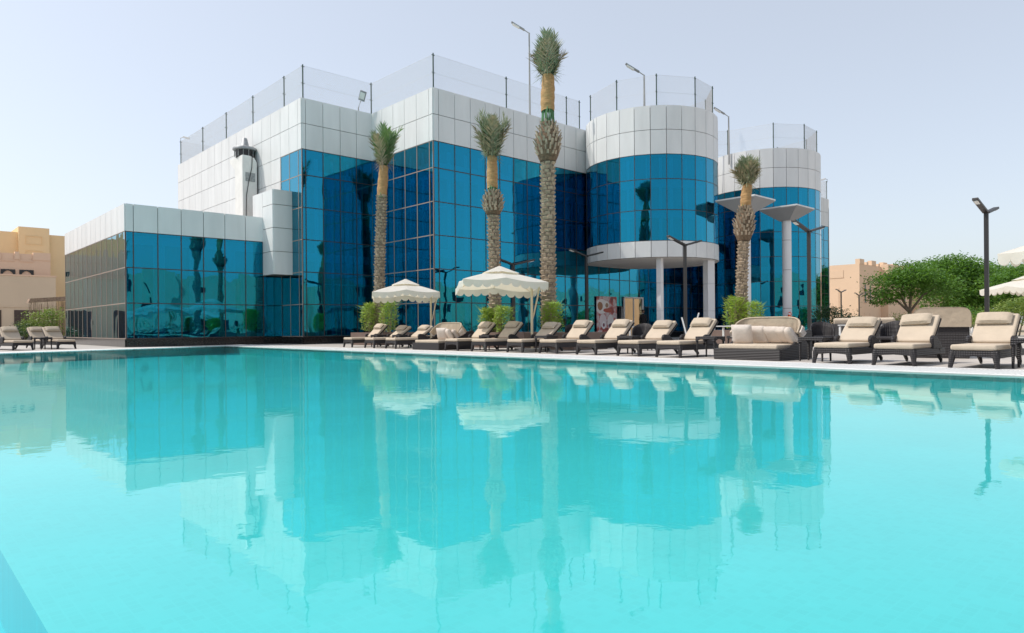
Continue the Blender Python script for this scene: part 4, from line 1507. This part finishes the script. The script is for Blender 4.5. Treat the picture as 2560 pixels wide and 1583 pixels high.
for i, (v, u) in enumerate(zip(lv, lu)):
    src = {1: proto_low, 2: proto_low, 5: proto_mid, 8: proto_mid, 10: proto_mid}.get(i, proto)
    o = copy_tree(src) if src in used_proto else src
    used_proto.append(src)
    o.location = (u, v, 0.003)
    o.rotation_euler = (0, 0, rnd.uniform(-.02, .02))
    if i < 10:
        lab = 'beige cushioned wicker sun lounger, %s from the left in the poolside row' % ORD[i]
    else:
        lab = 'beige wicker sun lounger at the right edge, %s of the last three' % ('leftmost', 'middle', 'rightmost')[i-10]
    tag(o, lab, 'sun lounger', 'sun loungers along the long pool edge')
    for ch in [x for x in bpy.data.objects if x.parent == o and x.name.startswith('pillow')]:
        ch.rotation_euler = (0, 0, rnd.uniform(-.03, .03))
        if i == 11:
            ch.rotation_euler = (R(-3.5), 0, 0)
# four loungers on the far-left deck, facing the short pool edge
EA = math.atan2(.367, 1.0)
def on_left(u, dist):
    return (u, left_edge(u)+dist)
for i, (x, y, lab) in enumerate(((4.3, 33.05, 'front lounger of the left pair on the far-left deck'), (3.95, 35.2, 'rear lounger of the left pair on the far-left deck'),
                     (5.85, 33.55, 'front lounger of the right pair beside the annex'), (5.6, 35.7, 'rear lounger of the right pair beside the annex'))):
    o = copy_tree(proto)
    o.location = (x, y, .003)
    o.rotation_euler = (0, 0, R(101))
    tag(o, lab, 'sun lounger', 'sun loungers by the annex')
# rows on the opposite deck seen mirrored in the glass
for i in range(5):
    o = copy_tree(proto)
    o.location = (14.6+.1*i, -1.5-1.6*i, .003)
    tag(o, 'sun lounger on the right-hand deck, %s of five mirrored in the annex glass' % ('nearest', 'second', 'third', 'fourth', 'farthest')[i], 'sun lounger', 'sun loungers along the long pool edge')

# ------------------------------------------------------------------ side tables
def make_table():
    o = empty('side_table', (0, 0, 0))
    MB().box(-.23, .23, -.26, .26, .455, .495).build('table_top', 'wicker', o, bevel=.01)
    ap = MB()
    for s in (-1, 1):
        ap.prism([(-.22, .46), (.22, .46), (.22, .38), (.10, .43), (-.10, .43), (-.22, .38)], 'y', s*.25-.012, s*.25+.012)
        ap.prism([(-.25, .46), (.25, .46), (.25, .38), (.12, .43), (-.12, .43), (-.25, .38)], 'x', s*.22-.012, s*.22+.012)
    ap.build('apron', 'wicker', o)
    for sx in (-1, 1):
        for sy in (-1, 1):
            MB().tube([(sx*.195, sy*.225, .46), (sx*.2, sy*.23, .0)], [.03, .02], 6).build('leg', 'wicker', o, True)
    return o
tp = make_table()
tb = [(14.95, 24.1, 'between the first and second loungers'), (14.9, 22.45, 'between the second and third loungers'), (14.95, 17.3, 'between the fourth and fifth loungers'),
      (14.62, 14.33, 'between the sixth and seventh loungers'), (14.95, 11.5, 'between the eighth and ninth loungers'), (14.55, 8.82, 'left of the open cushioned daybed'),
      (14.35, 6.25, 'right of the open cushioned daybed'), (14.0, 2.52, 'at the right edge beside the last lounger'), (5.08, 33.9, 'between the two pairs on the far-left deck')]
for i, (x, y, w) in enumerate(tb):
    o = tp if i == 0 else copy_tree(tp)
    o.location = (x, y, .003)
    o.rotation_euler = (0, 0, 0 if i < 8 else EA)
    tag(o, 'small dark wicker side table ' + w, 'side table', 'wicker side tables')

# ------------------------------------------------------------------ daybeds
def make_daybed(cush, mirror=False):
    o = empty('canopy_daybed', (0, 0, 0))
    W, D = 1.54, 1.55
    hw = W/2
    MB().box(.0, .06, -hw, hw, .0, .235).build('front_panel', 'wicker', o, bevel=.01)
    prof = [(.06, 0), (D, 0), (D, .62)]
    top = [(D*.93, .66), (D*.8, .60), (D*.62, .46), (D*.42, .33), (D*.22, .255), (.06, .235)]
    for s in (-1, 1):
        MB().prism(prof+top, 'y', s*hw-.06 if s > 0 else s*hw, s*hw if s > 0 else s*hw+.06).build('side_panel', 'wicker', o, bevel=.012)
    MB().box(D-.06, D, -hw+.06, hw-.06, 0, .62).build('back_panel', 'wicker', o, bevel=.01)
    MB().box(.06, D-.06, -hw+.06, hw-.06, .08, .22).build('bed_deck', 'wicker', o)
    MB().box(.05, D-.1, -hw+.08, hw-.08, .225, .335).build('mattress', 'cushion', o, True, bevel=.035, bseg=4)
    # folded hood: U-shaped bows leaning back with pleated fabric
    piv_x, piv_z = .62, .42
    def bow(t, b, rr=1.0):
        # t 0..1 across the width, b 0 front bow .. 1 rear bow
        ang = R(38+30*b) if True else 0
        a = PI*t
        sup = lambda c: math.copysign(abs(c)**.38, c)
        y = -hw*1.02*sup(math.cos(a))
        h = .80*abs(math.sin(a))**.42*rr
        ang = R(52-34*b)
        x = piv_x+h*math.cos(ang)*1.0
        z = piv_z+h*math.sin(ang)*.80
        return Vector((x, y, z))
    hd = MB()
    def hood(t, b):
        p = bow(.03+.94*t, b)
        pl = .035*math.sin(b*PI*5)
        p.z -= abs(pl)+.03*math.sin(t*23)*b
        p.x += .02*math.sin(t*40)*b
        return p
    hd.grid(hood, 40, 14)
    hd.build('hood_fabric', 'hood', o, True)
    # drooping inner valance from front bow
    vl_ = MB()
    def vv(t, b):
        p = bow(.10+.80*t, .0, .985)
        dr_ = (.20+.12*math.sin(PI*t)+.04*abs(math.sin(t*PI*3)))*b
        p.z -= dr_
        p.x += .03*b+.014*math.sin(t*60)*b+.03*math.sin(t*PI*3)*b
        return p
    vl_.grid(vv, 44, 6)
    vl_.build('hood_valance', 'hood', o, True)
    bw = MB()
    bw.tube([bow(.02+.96*i/40, 0) for i in range(41)], .022, 6)
    bw.build('hood_bow', 'hood', o, True)
    for s in (0, 1):
        fm_ = MB()
        for k in range(5):
            b = .15+.17*k
            fm_.tube([bow((.03+.012*j if s == 0 else .97-.012*j), b) + Vector((0, (.04 if s else -.04)*(1+.3*math.sin(k*2)), -.02)) for j in range(9)], .026, 6)
        fm_.build('folded_pleats', 'scatter', o, True)
    for k, (x, y, rz_, lean, sz) in enumerate(cush):
        pm_ = MB()
        m = Matrix.Translation((x, y, .335+sz*.46)) @ Matrix.Rotation(R(rz_), 4, 'Z') @ Matrix.Rotation(R(90-lean), 4, 'Y')
        pm_.pad(0, 0, 0, sz, sz, .17, .45, 10, 10)
        pm_.v = [tuple(m @ Vector(v)) for v in pm_.v]
        pm_.build('scatter_cushion', 'scatter', o, True)
    return o
db2 = make_daybed([(.66, .44, 12, 18, .46), (.98, .20, -8, 26, .44), (.95, -.18, -10, 34, .44), (.90, -.42, -24, 40, .44), (.84, -.58, -38, 34, .42)])
db2.location = (13.85, 7.54, .003)
tag(db2, 'open wicker daybed with folded hood and five cream cushions', 'daybed', 'wicker canopy daybeds')
db1 = make_daybed([(.72, -.02, 20, 16, .44), (.80, -.32, -20, 28, .42), (1.0, -.42, -30, 34, .40)])
db1.location = (13.88, 19.42, .003)
tag(db1, 'wicker daybed with folded hood between the third and fourth loungers', 'daybed', 'wicker canopy daybeds')
# closed daybed seen from behind
cd = empty('closed_daybed', (17.55, 4.80, 0), R(14))
cd.scale = (.9, .82, 1)
MB().prism([(-.62, 0), (.62, 0), (.62, .70), (.5, .78), (-.5, .78), (-.62, .70)], 'x', -.55, .65).build('wicker_shell', 'wicker', cd, bevel=.02)
def hoodc(a, b):
    x = -.60+1.30*a
    ang = PI*b
    y = -.66*math.copysign(abs(math.cos(ang))**.35, math.cos(ang))
    z = .68+.44*abs(math.sin(ang))**.45*(1-.22*a)+.008*math.sin(a*30+b*9)
    return (x, y, z)
MB().grid(hoodc, 14, 28).build('closed_hood', 'hood', cd, True)
MB().add([hoodc(0, i/28) for i in range(29)], [tuple(range(28, -1, -1))]).build('hood_front_flap', 'hood', cd)
MB().grid(lambda a, b: (-.61+.1*a, hoodc(0, b)[1]*1.02, hoodc(0, b)[2]-.17*a), 3, 28).build('hood_trim', 'hood', cd, True)
tag(cd, 'closed daybed with beige hood over dark wicker behind the last loungers', 'daybed')

# ------------------------------------------------------------------ dining set behind the loungers
def make_chair():
    o = empty('tub_chair', (0, 0, 0))
    def back(a, b):
        t = PI*(.02+.96*a)
        w = math.sin(PI*a)
        top = .60+.24*w**.6
        z = .12+(top-.12)*b
        r_ = .30+.03*b
        return (-r_*math.sin(t)*1.0+.04, r_*math.cos(t), z)
    MB().grid(back, 20, 6).build('curved_back', 'wicker', o, True).modifiers.new('thick', 'SOLIDIFY').thickness = .04
    MB().box(-.22, .26, -.25, .25, .36, .44).build('seat', 'wicker', o, bevel=.02)
    for sx in (-1, 1):
        for sy in (-1, 1):
            MB().tube([(sx*.2, sy*.22, .37), (sx*.22, sy*.24, 0)], [.028, .02], 6).build('leg', 'wicker', o, True)
    return o
cp_ = make_chair()
def P(px, Z):
    return cam2uv((px-1280)/1724*Z, Z)
chairs = [(P(1605, 21.5), 200, 'dark wicker tub chair behind the ninth lounger'), (P(1846, 20.5), 150, 'dark wicker tub chair left of the open daybed hood'),
          (P(2056, 19.5), 215, 'dark wicker tub chair right of the open daybed hood'), (P(2228, 17.6), 165, 'dark wicker tub chair between the last two right-hand loungers'),
          (P(2100, 21.5), 60, 'dark wicker tub chair beyond the metal-legged table'), (P(1435, 24), 230, 'dark wicker tub chair behind the seventh lounger')]
for i, (p, a, lb_) in enumerate(chairs):
    o = cp_ if i == 0 else copy_tree(cp_)
    o.location = (p[0], p[1], .003)
    o.rotation_euler = (0, 0, R(a))
    tag(o, lb_, 'chair', 'wicker tub chairs of the dining set')
def make_dining():
    o = empty('dining_table', (0, 0, 0))
    MB().box(-.45, .45, -.45, .45, .71, .74).build('table_top', 'metal', o, bevel=.006)
    for sx in (-1, 1):
        for sy in (-1, 1):
            MB().box(sx*.40-.025, sx*.40+.025, sy*.40-.025, sy*.40+.025, 0, .71).build('leg', 'whitep', o)
    return o
dt = make_dining()
for i, (p, lb_) in enumerate(((P(1580, 23), 'metal dining table behind the ninth lounger'), (P(1820, 22), 'metal dining table left of the open daybed'),
                              (P(2150, 19.8), 'metal dining table behind the leftmost of the last three loungers'))):
    o = dt if i == 0 else copy_tree(dt)
    o.location = (p[0], p[1], .003)
    tag(o, lb_, 'table', 'metal dining tables behind the loungers')
sf = empty('outdoor_sofa', (*P(2163, 21.0), 0), R(8))
MB().box(-.35, .45, -.85, .85, .05, .42).build('base', 'wicker', sf, bevel=.02)
MB().box(-.42, -.30, -.85, .85, .05, .78).build('back', 'wicker', sf, bevel=.02)
for y in (-.43, .43):
    m = Matrix.Translation((-.20, y, .72)) @ Matrix.Rotation(R(-12), 4, 'Y')
    MB().obox(m, .16, .82, .46).build('back_cushion', 'cushion', sf, True, bevel=.05, bseg=3)
    MB().box(-.15, .45, y-.41, y+.41, .42, .55).build('seat_cushion', 'cushion', sf, True, bevel=.04, bseg=3)
tag(sf, 'beige cushioned outdoor sofa showing behind the third-last lounger', 'sofa')
sg = empty('easel_sign', (*P(1735, 22.5), 0), R(30))
MB().obox(Matrix.Translation((0, 0, .62)) @ Matrix.Rotation(R(16), 4, 'X'), .42, .03, 1.15).build('board', 'whitep', sg, bevel=.008)
MB().obox(Matrix.Translation((0, .26, .52)) @ Matrix.Rotation(R(-14), 4, 'X'), .36, .03, 1.05).build('back_leg', 'whitep', sg)
tag(sg, 'white folding sign board leaning behind the tenth lounger', 'sign board')
pk = empty('picket_fence', (*P(2420, 24), 0), R(-30))
for i in range(8):
    MB().prism([(-.035, 0), (.035, 0), (.035, .55), (0, .63), (-.035, .55)], 'y', -.01, .01).build('picket', 'whitep', pk, loc=((i-3.5)*.12, 0, 0))
MB().box(-.5, .5, .011, .03, .2, .26).build('rail', 'whitep', pk)
MB().box(-.5, .5, .011, .03, .42, .48).build('rail', 'whitep', pk)
tag(pk, 'short white picket fence glimpsed between the last two loungers', 'fence')
bt = MB().lathe([(.032, 0), (.034, .02), (.034, .15), (.014, .2), (.014, .23)], 10).build('water_bottle', 'dgreen', None, True, loc=(14.7, 17.25, .003))
tag(bt, 'small green bottle on the deck under the fifth lounger', 'bottle')

# ------------------------------------------------------------------ villas
def villa_box(o, m, x0, x1, y0, y1, z1, name='wall'):
    return MB().box(x0, x1, y0, y1, 0, z1).build(name, m, o)
def merlons(o, m, x0, x1, y, z, n, w=.8, h=.7, d=.45, axis='x'):
    for k in range(n):
        t = x0+(x1-x0)*(k+.5)/n
        b_ = MB()
        if axis == 'x':
            b_.prism([(t-w/2, z), (t+w/2, z), (t+w/2, z+h*.7), (t+w/4, z+h*.7), (t+w/4, z+h), (t-w/4, z+h), (t-w/4, z+h*.7), (t-w/2, z+h*.7)], 'y', y, y+d)
        else:
            b_.prism([(t-w/2, z), (t+w/2, z), (t+w/2, z+h*.7), (t+w/4, z+h*.7), (t+w/4, z+h), (t-w/4, z+h), (t-w/4, z+h*.7), (t-w/2, z+h*.7)], 'x', y, y+d)
        b_.build('merlon', m, o)
# yellow and pink villas on the far left (front planes face the pool)
vy = empty('yellow_villa', (14.0, 78, 0))
villa_box(vy, 'villa_y', -60, -4.2, 0, 14, 9.95)
villa_box(vy, 'villa_y', -4.2, -1.8, -.4, 14, 10.45, 'projecting_bay')
villa_box(vy, 'villa_y', -1.8, 9, .02, 14, 9.9)
for (x0, x1, z0, z1) in ((-3.65, -2.35, 8.85, 9.65), (-3.65, -2.35, 7.5, 8.3)):
    for (a0, a1, c0, c1) in ((x0, x1, z0, z0+.05), (x0, x1, z1-.05, z1), (x0, x0+.05, z0+.05, z1-.05), (x1-.05, x1, z0+.05, z1-.05)):
        MB().box(a0, a1, -.45, -.40, c0, c1).build('panel_moulding', 'villa_y', vy)
merlons(vy, 'villa_y', -60, -9, 0, 9.95, 34)
dm = MB().lathe([(1.7*math.cos(R(a)), 9.9+1.25*math.sin(R(a))) for a in range(0, 91, 10)], 24, (-6.9, 3, 0)).build('dome', 'soffit', vy, True)
tag(vy, 'tall yellow villa with a projecting bay behind the pink one', 'house')
vp = empty('pink_villa', (11.6, 71.0, 0))
villa_box(vp, 'villa_p', -45, -.25, .8, 5.9, 6.9)
for (x0, x1) in ((-45, -3.8), (-2.8, -2.5), (-1.5, -.25)):
    MB().box(x0, x1, .75, 1.2, 6.9, 7.55).build('parapet', 'villa_p', vp)
for (x0, x1) in ((-3.8, -2.8), (-2.5, -1.5)):
    MB().box(x0, x1, .85, 1.15, 6.9, 7.4).build('parapet_infill', 'villa_p', vp)
    for (a0, a1, c0, c1) in ((x0, x1, 6.72, 6.78), (x0, x0+.05, 6.78, 7.35), (x1-.05, x1, 6.78, 7.35)):
        MB().box(a0, a1, .74, .80, c0, c1).build('panel_moulding', 'villa_p', vp)
villa_box(vp, 'villa_t', -45, 0, 0, .75, 5.45, 'front_wall')
MB().box(-45.0, .06, -.05, .82, 5.45, 5.55).build('coping', 'villa_p', vp)
MB().box(-45.0, .04, -.06, 0.0, 2.78, 2.9).build('string_course', 'villa_t', vp)
for (x0, x1) in ((-2.5, -1.48), (-3.8, -2.78), (-6.2, -5.2), (-7.6, -6.6)):
    w_ = MB()
    zb_, zt_ = 5.58, 6.02
    n = 9
    pts = [(x0, zt_), (x0, zb_)]
    cxm = (x0+x1)/2
    for k in range(n):
        t = k/(n-1)
        xx = x0+.12+(x1-x0-.24)*t
        pts.append((xx, zb_+(.34*math.sin(PI*t)**.8 if 0 < t < 1 else .0)))
    pts += [(x1, zb_), (x1, zt_)]
    w_.prism(pts[::-1], 'y', .74, .79)
    w_.build('lattice_window', 'win', vp)
for (x0, x1) in ((-2.98, -1.1), (-5.7, -3.85), (-9.5, -7.6), (-13, -11.1)):
    dd_ = MB().box(x0, x1, -.04, 0, 0, 2.55).build('louvre_door', 'shutter', vp)
    for k in range(14):
        MB().box(x0+.08, x1-.08, -.075, -.03, .12+k*.17, .22+k*.17).build('slat', 'shutter', dd_)
for k in range(14):
    x0 = -44+k*2.4
    if x0 < -9:
        MB().box(x0, x0+.5, .76, .80, 5.9, 6.5).build('window', 'win', vp)
merlons(vp, 'villa_p', -44, -10, .75, 7.55, 22)
tag(vp, 'pink villa with tan front wall and dark louvred doors at the left edge', 'house')

# peach villa on the right
vr = empty('peach_villa', (93.4, 34.9, 0))
villa_box(vr, 'villa_r', 0, 60, 0, 30, 8.6)
for (y0, y1) in ((0.0, 6.0),):
    MB().box(-.12, 0, 5.2, 6.0, 0, 8.6).build('pilaster', 'villa_r', vr)
MB().box(-.05, .0, 2.0, 8, 6.9, 7.9).build('recess_panel', 'villa_r', vr)
MB().box(-.05, .0, 2.6, 7, 3.0, 5.6).build('recess_panel', 'villa_r', vr)
x = 0.0
k = 0
while x < 58:
    w_ = 1.5 if k % 2 == 0 else 2.6
    if k % 2 == 0:
        MB().box(x, x+w_, -.06, .5, 8.6, 9.25).build('merlon', 'villa_r', vr)
    else:
        MB().box(x+.9, x+1.5, -.03, .5, 8.6, 8.95).build('merlon', 'villa_r', vr)
    x += w_
    k += 1
for x0 in (7.5, 20, 34, 46):
    MB().box(x0, x0+5, -.9, 0, 0, 8.9).build('projecting_bay', 'villa_r', vr)
for (x0, z0, z1, w_) in ((1.6, 3.6, 5.9, .45), (3.3, 3.6, 5.9, .45), (1.8, .3, 1.5, .6), (3.6, .3, 1.5, .6), (14.0, .3, 1.5, .8), (16, .3, 1.5, .8), (14.2, 3.6, 5.9, .5), (16.4, 3.6, 5.9, .5)):
    wo = MB().box(x0-.25, x0+w_+.25, -.03, 0, z0-.1, z1+.75).build('window_surround', 'villa_r', vr)
    MB().box(x0, x0+w_, -.06, -.02, z0, z1).build('window', 'win', vr)
dsh = MB().lathe([(.02, 0), (.5, .12), (.62, .3)], 18, (26, 3, 9.0)).build('satellite_dish', 'lampgrey', vr, True)
MB().lathe([(.02, 0), (.5, .12), (.62, .3)], 18, (20, 3, 9.1)).build('satellite_dish', 'lampgrey', vr, True)
tag(vr, 'peach villa with stepped battlements beyond the trees on the right', 'house')

# cream villas across the garden, mirrored in the glass fronts
def mirror_villa(loc, w, h, d, label, seed):
    r_ = random.Random(seed)
    o = empty('cream_villa', loc)
    villa_box(o, 'villa_c', 0, w, -d, 0, h)
    villa_box(o, 'villa_c', w*.30, w*.42, 0, .8, h+.7, 'projecting_bay')
    villa_box(o, 'villa_c', w*.72, w*.80, 0, .8, h+.5, 'projecting_bay')
    x = 0
    while x < w-1:
        if r_.random() < .7:
            MB().box(x, x+.9, -.5, .02, h, h+r_.choice((.4, .7))).build('merlon', 'villa_c', o)
        x += 1.5
    for fl_ in (0.6, 3.6, 6.4):
        if fl_+1.8 > h: continue
        x = 1.5
        while x < w-3:
            if not (w*.29 < x < w*.43 or w*.70 < x < w*.81) and r_.random() < .75:
                MB().box(x, x+r_.choice((.8, 1.4, 2.2)), 0, .04, fl_, fl_+r_.choice((1.2, 1.8))).build('window', 'win', o)
            x += r_.uniform(3, 5)
    tag(o, label, 'house', 'cream villas mirrored in the glass')
mirror_villa((20, -46, 0), 34, 9.0, 12, 'cream villa behind the viewer, mirrored in the annex glass', 1)
mirror_villa((58, -52, 0), 36, 8.4, 12, 'cream villa mirrored in the projecting glass block', 2)
mirror_villa((98, -56, 0), 40, 9.2, 12, 'cream villa mirrored between the round towers', 3)
mirror_villa((142, -50, 0), 40, 9.0, 12, 'farthest cream villa mirrored in the glass front', 4)
mirror_villa((-40, -50, 0), 50, 9.0, 12, 'cream villa behind the viewer on the left', 5)

# ------------------------------------------------------------------ trees, hedges, bushes
def tree(loc, trunk_h, clumps, label, seed, m='leaf1', leaf=.24, dens=230, name='shade_tree', group=None):
    """clumps: (x, y, z, rx, ry, rz)"""
    r_ = random.Random(seed)
    o = empty(name, loc)
    tm = MB()
    if trunk_h > .4:
        top = Vector((r_.uniform(-.2, .2), r_.uniform(-.2, .2), trunk_h))
        tm.tube([(0, 0, -.05), top*.5+Vector((.08, 0, 0)), top], [.24, .19, .15], 8)
        for c in clumps:
            e = Vector((c[0], c[1], c[2]))
            tm.tube([top*.92, top.lerp(e, .5)+Vector((0, 0, .3)), e], [.11, .08, .03], 6)
    else:
        for c in clumps:
            tm.tube([(c[0]*.3, c[1]*.3, 0), (c[0], c[1], c[2])], [.05, .02], 5)
    tm.build('trunk', 'trunk', o, True)
    lm = MB()
    for (cx, cy, cz, rx, ry, rz) in clumps:
        n = int(dens*1.5*(rx*ry+ry*rz+rx*rz))
        subs = []
        for k in range(max(6, int(n/26))):
            a = r_.uniform(0, 2*PI); ph = math.acos(r_.uniform(-.75, 1))
            q_ = r_.uniform(.62, 1.03)
            subs.append(Vector((cx+rx*q_*math.sin(ph)*math.cos(a), cy+ry*q_*math.sin(ph)*math.sin(a), cz+rz*q_*math.cos(ph))))
        sr = .30*min(rx, ry, rz)+.12
        for k in range(n):
            s = subs[k % len(subs)]
            p = s+Vector((r_.gauss(0, sr), r_.gauss(0, sr), r_.gauss(0, sr*.42)))
            d_ = Vector((r_.uniform(-1, 1), r_.uniform(-1, 1), r_.uniform(-.7, .5))).normalized()
            sd = (Vector((0, 0, 1))+Vector((r_.uniform(-.8, .8), r_.uniform(-.8, .8), 0))).cross(d_)
            if sd.length < .01: continue
            sd.normalize()
            l = leaf*r_.uniform(.6, 1.3)
            w = l*.42
            lm.add([p-d_*l*.5, p+sd*w*.5, p+d_*l*.5, p-sd*w*.5], [(0, 1, 2, 3)])
    lm.build('crown', m, o)
    tag(o, label, 'bush' if trunk_h < .4 else 'tree', group)
    return o
TG = 'shade trees before the peach villa'
def W_(px, Z):
    p = cam2uv((px-1280)/1724*Z, Z)
    return (p[0], p[1], 0)
# clump helper in camera-facing offsets (right, depth) so that crowns spread across the view
def cl(*cs):
    out = []
    for (r, dpt, z, rx, ry, rz) in cs:
        out.append((r*.7343+dpt*.6788, -r*.6788+dpt*.7343, z, rx, ry, rz))
    return out
tree(W_(2275, 58), 1.9, cl((-1.6, 0, 3.9, 1.9, 1.9, 1.25), (.6, .4, 4.9, 1.9, 1.9, 1.1), (1.9, -.5, 3.8, 1.7, 1.7, 1.1), (-.4, -1, 4.6, 1.6, 1.6, .9), (-2.3, -.3, 2.9, 1.1, 1.1, .7)),
     'spreading green tree with forked pale trunk before the peach villa', 51, 'leaf1', .26, 240, group=TG)
tree(W_(2385, 66), 2.2, cl((-1.5, 0, 5.2, 2.6, 2.6, 1.6), (1.5, .5, 5.0, 2.8, 2.8, 1.6), (0, 0, 6.1, 2.4, 2.4, 1.1), (2.8, -1, 3.6, 2.4, 2.2, 1.6), (-1.5, -1, 3.2, 2.6, 2.2, 1.5), (.8, -1, 2.2, 2.4, 2, 1.4)),
     'largest rounded green tree left of the tall lamp post', 52, 'leaf1', .30, 190, group=TG)
tree(W_(2475, 72), 2.4, cl((0, 0, 5.6, 2.6, 2.6, 1.5), (2.6, 0, 5.2, 2.4, 2.4, 1.5), (-2, 0, 4.5, 2.2, 2.2, 1.6), (1, -.5, 3.6, 2.8, 2.2, 1.5), (-1, -.5, 2.2, 2.6, 2.0, 1.3)),
     'dark green tree directly behind the tall lamp post', 53, 'leaf1', .30, 180, group=TG)
tree(W_(2575, 60), 2.2, cl((0, 0, 4.6, 2.4, 2.4, 1.3), (-1.8, 0, 4.0, 1.9, 1.9, 1.3), (1.5, 0, 4.2, 2, 2, 1.3), (-.6, -.4, 2.6, 2.4, 2, 1.4)),
     'lighter green tree at the right edge under the parasols', 54, 'leaf1', .28, 200, group=TG)
tree(W_(2540, 40), .3, cl((0, 0, 1.2, 1.6, 1.4, .75), (-1.2, 0, .9, 1.1, 1.0, .6), (.8, .3, 1.7, 1.2, 1.1, .55)), 'yellow-green flowering bush low at the right edge', 55, 'leaf2', .16, 420, 'garden_bush', 'bushes along the right garden')
tree(W_(2395, 55), .3, cl((0, 0, 1.2, 1.8, 1.5, 1.0), (-2.0, 0, .9, 1.2, 1.1, .7)), 'dense green bush under the largest tree', 56, 'leaf1', .2, 330, 'garden_bush', 'bushes along the right garden')
tree(W_(2255, 48), .3, cl((0, 0, .9, .9, .8, .6), (.8, 0, .7, .7, .7, .5)), 'sparse olive bush below the forked tree', 57, 'leaf2', .14, 360, 'garden_bush', 'bushes along the right garden')
tree(W_(2082, 38), .3, cl((0, 0, 1.0, .8, .8, .75), (.6, 0, .75, .8, .7, .5), (-.3, .2, 1.35, .55, .55, .4)), 'dark green bush against the right end of the glass building', 58, 'leaf3', .13, 620, 'garden_bush', 'bushes along the right garden')
tree(W_(2130, 36), .3, cl((0, 0, .75, .7, .7, .4), (.6, 0, .65, .5, .5, .35)), 'low dark bush in front of the peach villa corner', 59, 'leaf3', .12, 620, 'garden_bush', 'bushes along the right garden')
tree(W_(1985, 46), .3, cl((0, 0, .7, .8, .7, .5)), 'small bush at the foot of the second round tower', 60, 'leaf3', .13, 400, 'garden_bush', 'bushes along the right garden')
# left bush and reed screen
tree(W_(108, 47), .3, cl((0, 0, 1.5, 1.0, .9, .65), (-.8, .2, .9, .9, .8, .6), (.6, .2, 1.8, .7, .7, .5), (.2, -.2, .8, 1.0, .8, .6)), 'bright flowering bush beside the reed screen on the left', 61, 'leaf2', .15, 420, 'garden_bush', 'bushes by the left villas')
tree(W_(60, 46), .3, cl((0, 0, .7, .8, .8, .6), (-1, 0, .5, .7, .7, .45)), 'dark low bush behind the left loungers', 62, 'leaf3', .14, 420, 'garden_bush', 'bushes by the left villas')
rs = empty('reed_screen', W_(150, 50), R(8))
r_ = random.Random(77)
rm = MB()
for k in range(260):
    x = -1.9+3.8*r_.random()
    y = r_.uniform(-.05, .05)
    rm.tube([(x, y, .0), (x+r_.uniform(-.12, .12), y+r_.uniform(-.05, .05), r_.uniform(2.2, 3.15))], [.012, .006], 4, False)
tag(rm.build('reeds', 'reed', rs), kind='stuff')
for z in (.55, .8, 1.05):
    MB().box(-1.9, 1.9, -.09, -.06, z, z+.045).build('rail', 'reed', rs)
MB().prism([(-2.0, 2.75), (-1.9, 3.05), (1.9, 3.4), (2.0, 3.1)], 'y', -.25, .25).build('thatch_cap', 'reed', rs)
tag(rs, 'brown reed screen between the pink villa and the annex', 'fence')
# low hedge across the right-hand deck, mirrored in the glass
for i in range(6):
    tree((22+9*i, -9-1.0*(i % 2), 0), .3, [(0, 0, .8, 2.6, .8, .7), (2.6, 0, .8, 2.4, .8, .6)], 'clipped hedge beyond the right-hand deck, %s of six mirrored in the glass' % ('nearest', 'second', 'third', 'fourth', 'fifth', 'farthest')[i], 80+i, 'leaf3', .2, 90, 'garden_bush', 'hedges mirrored in the glass')
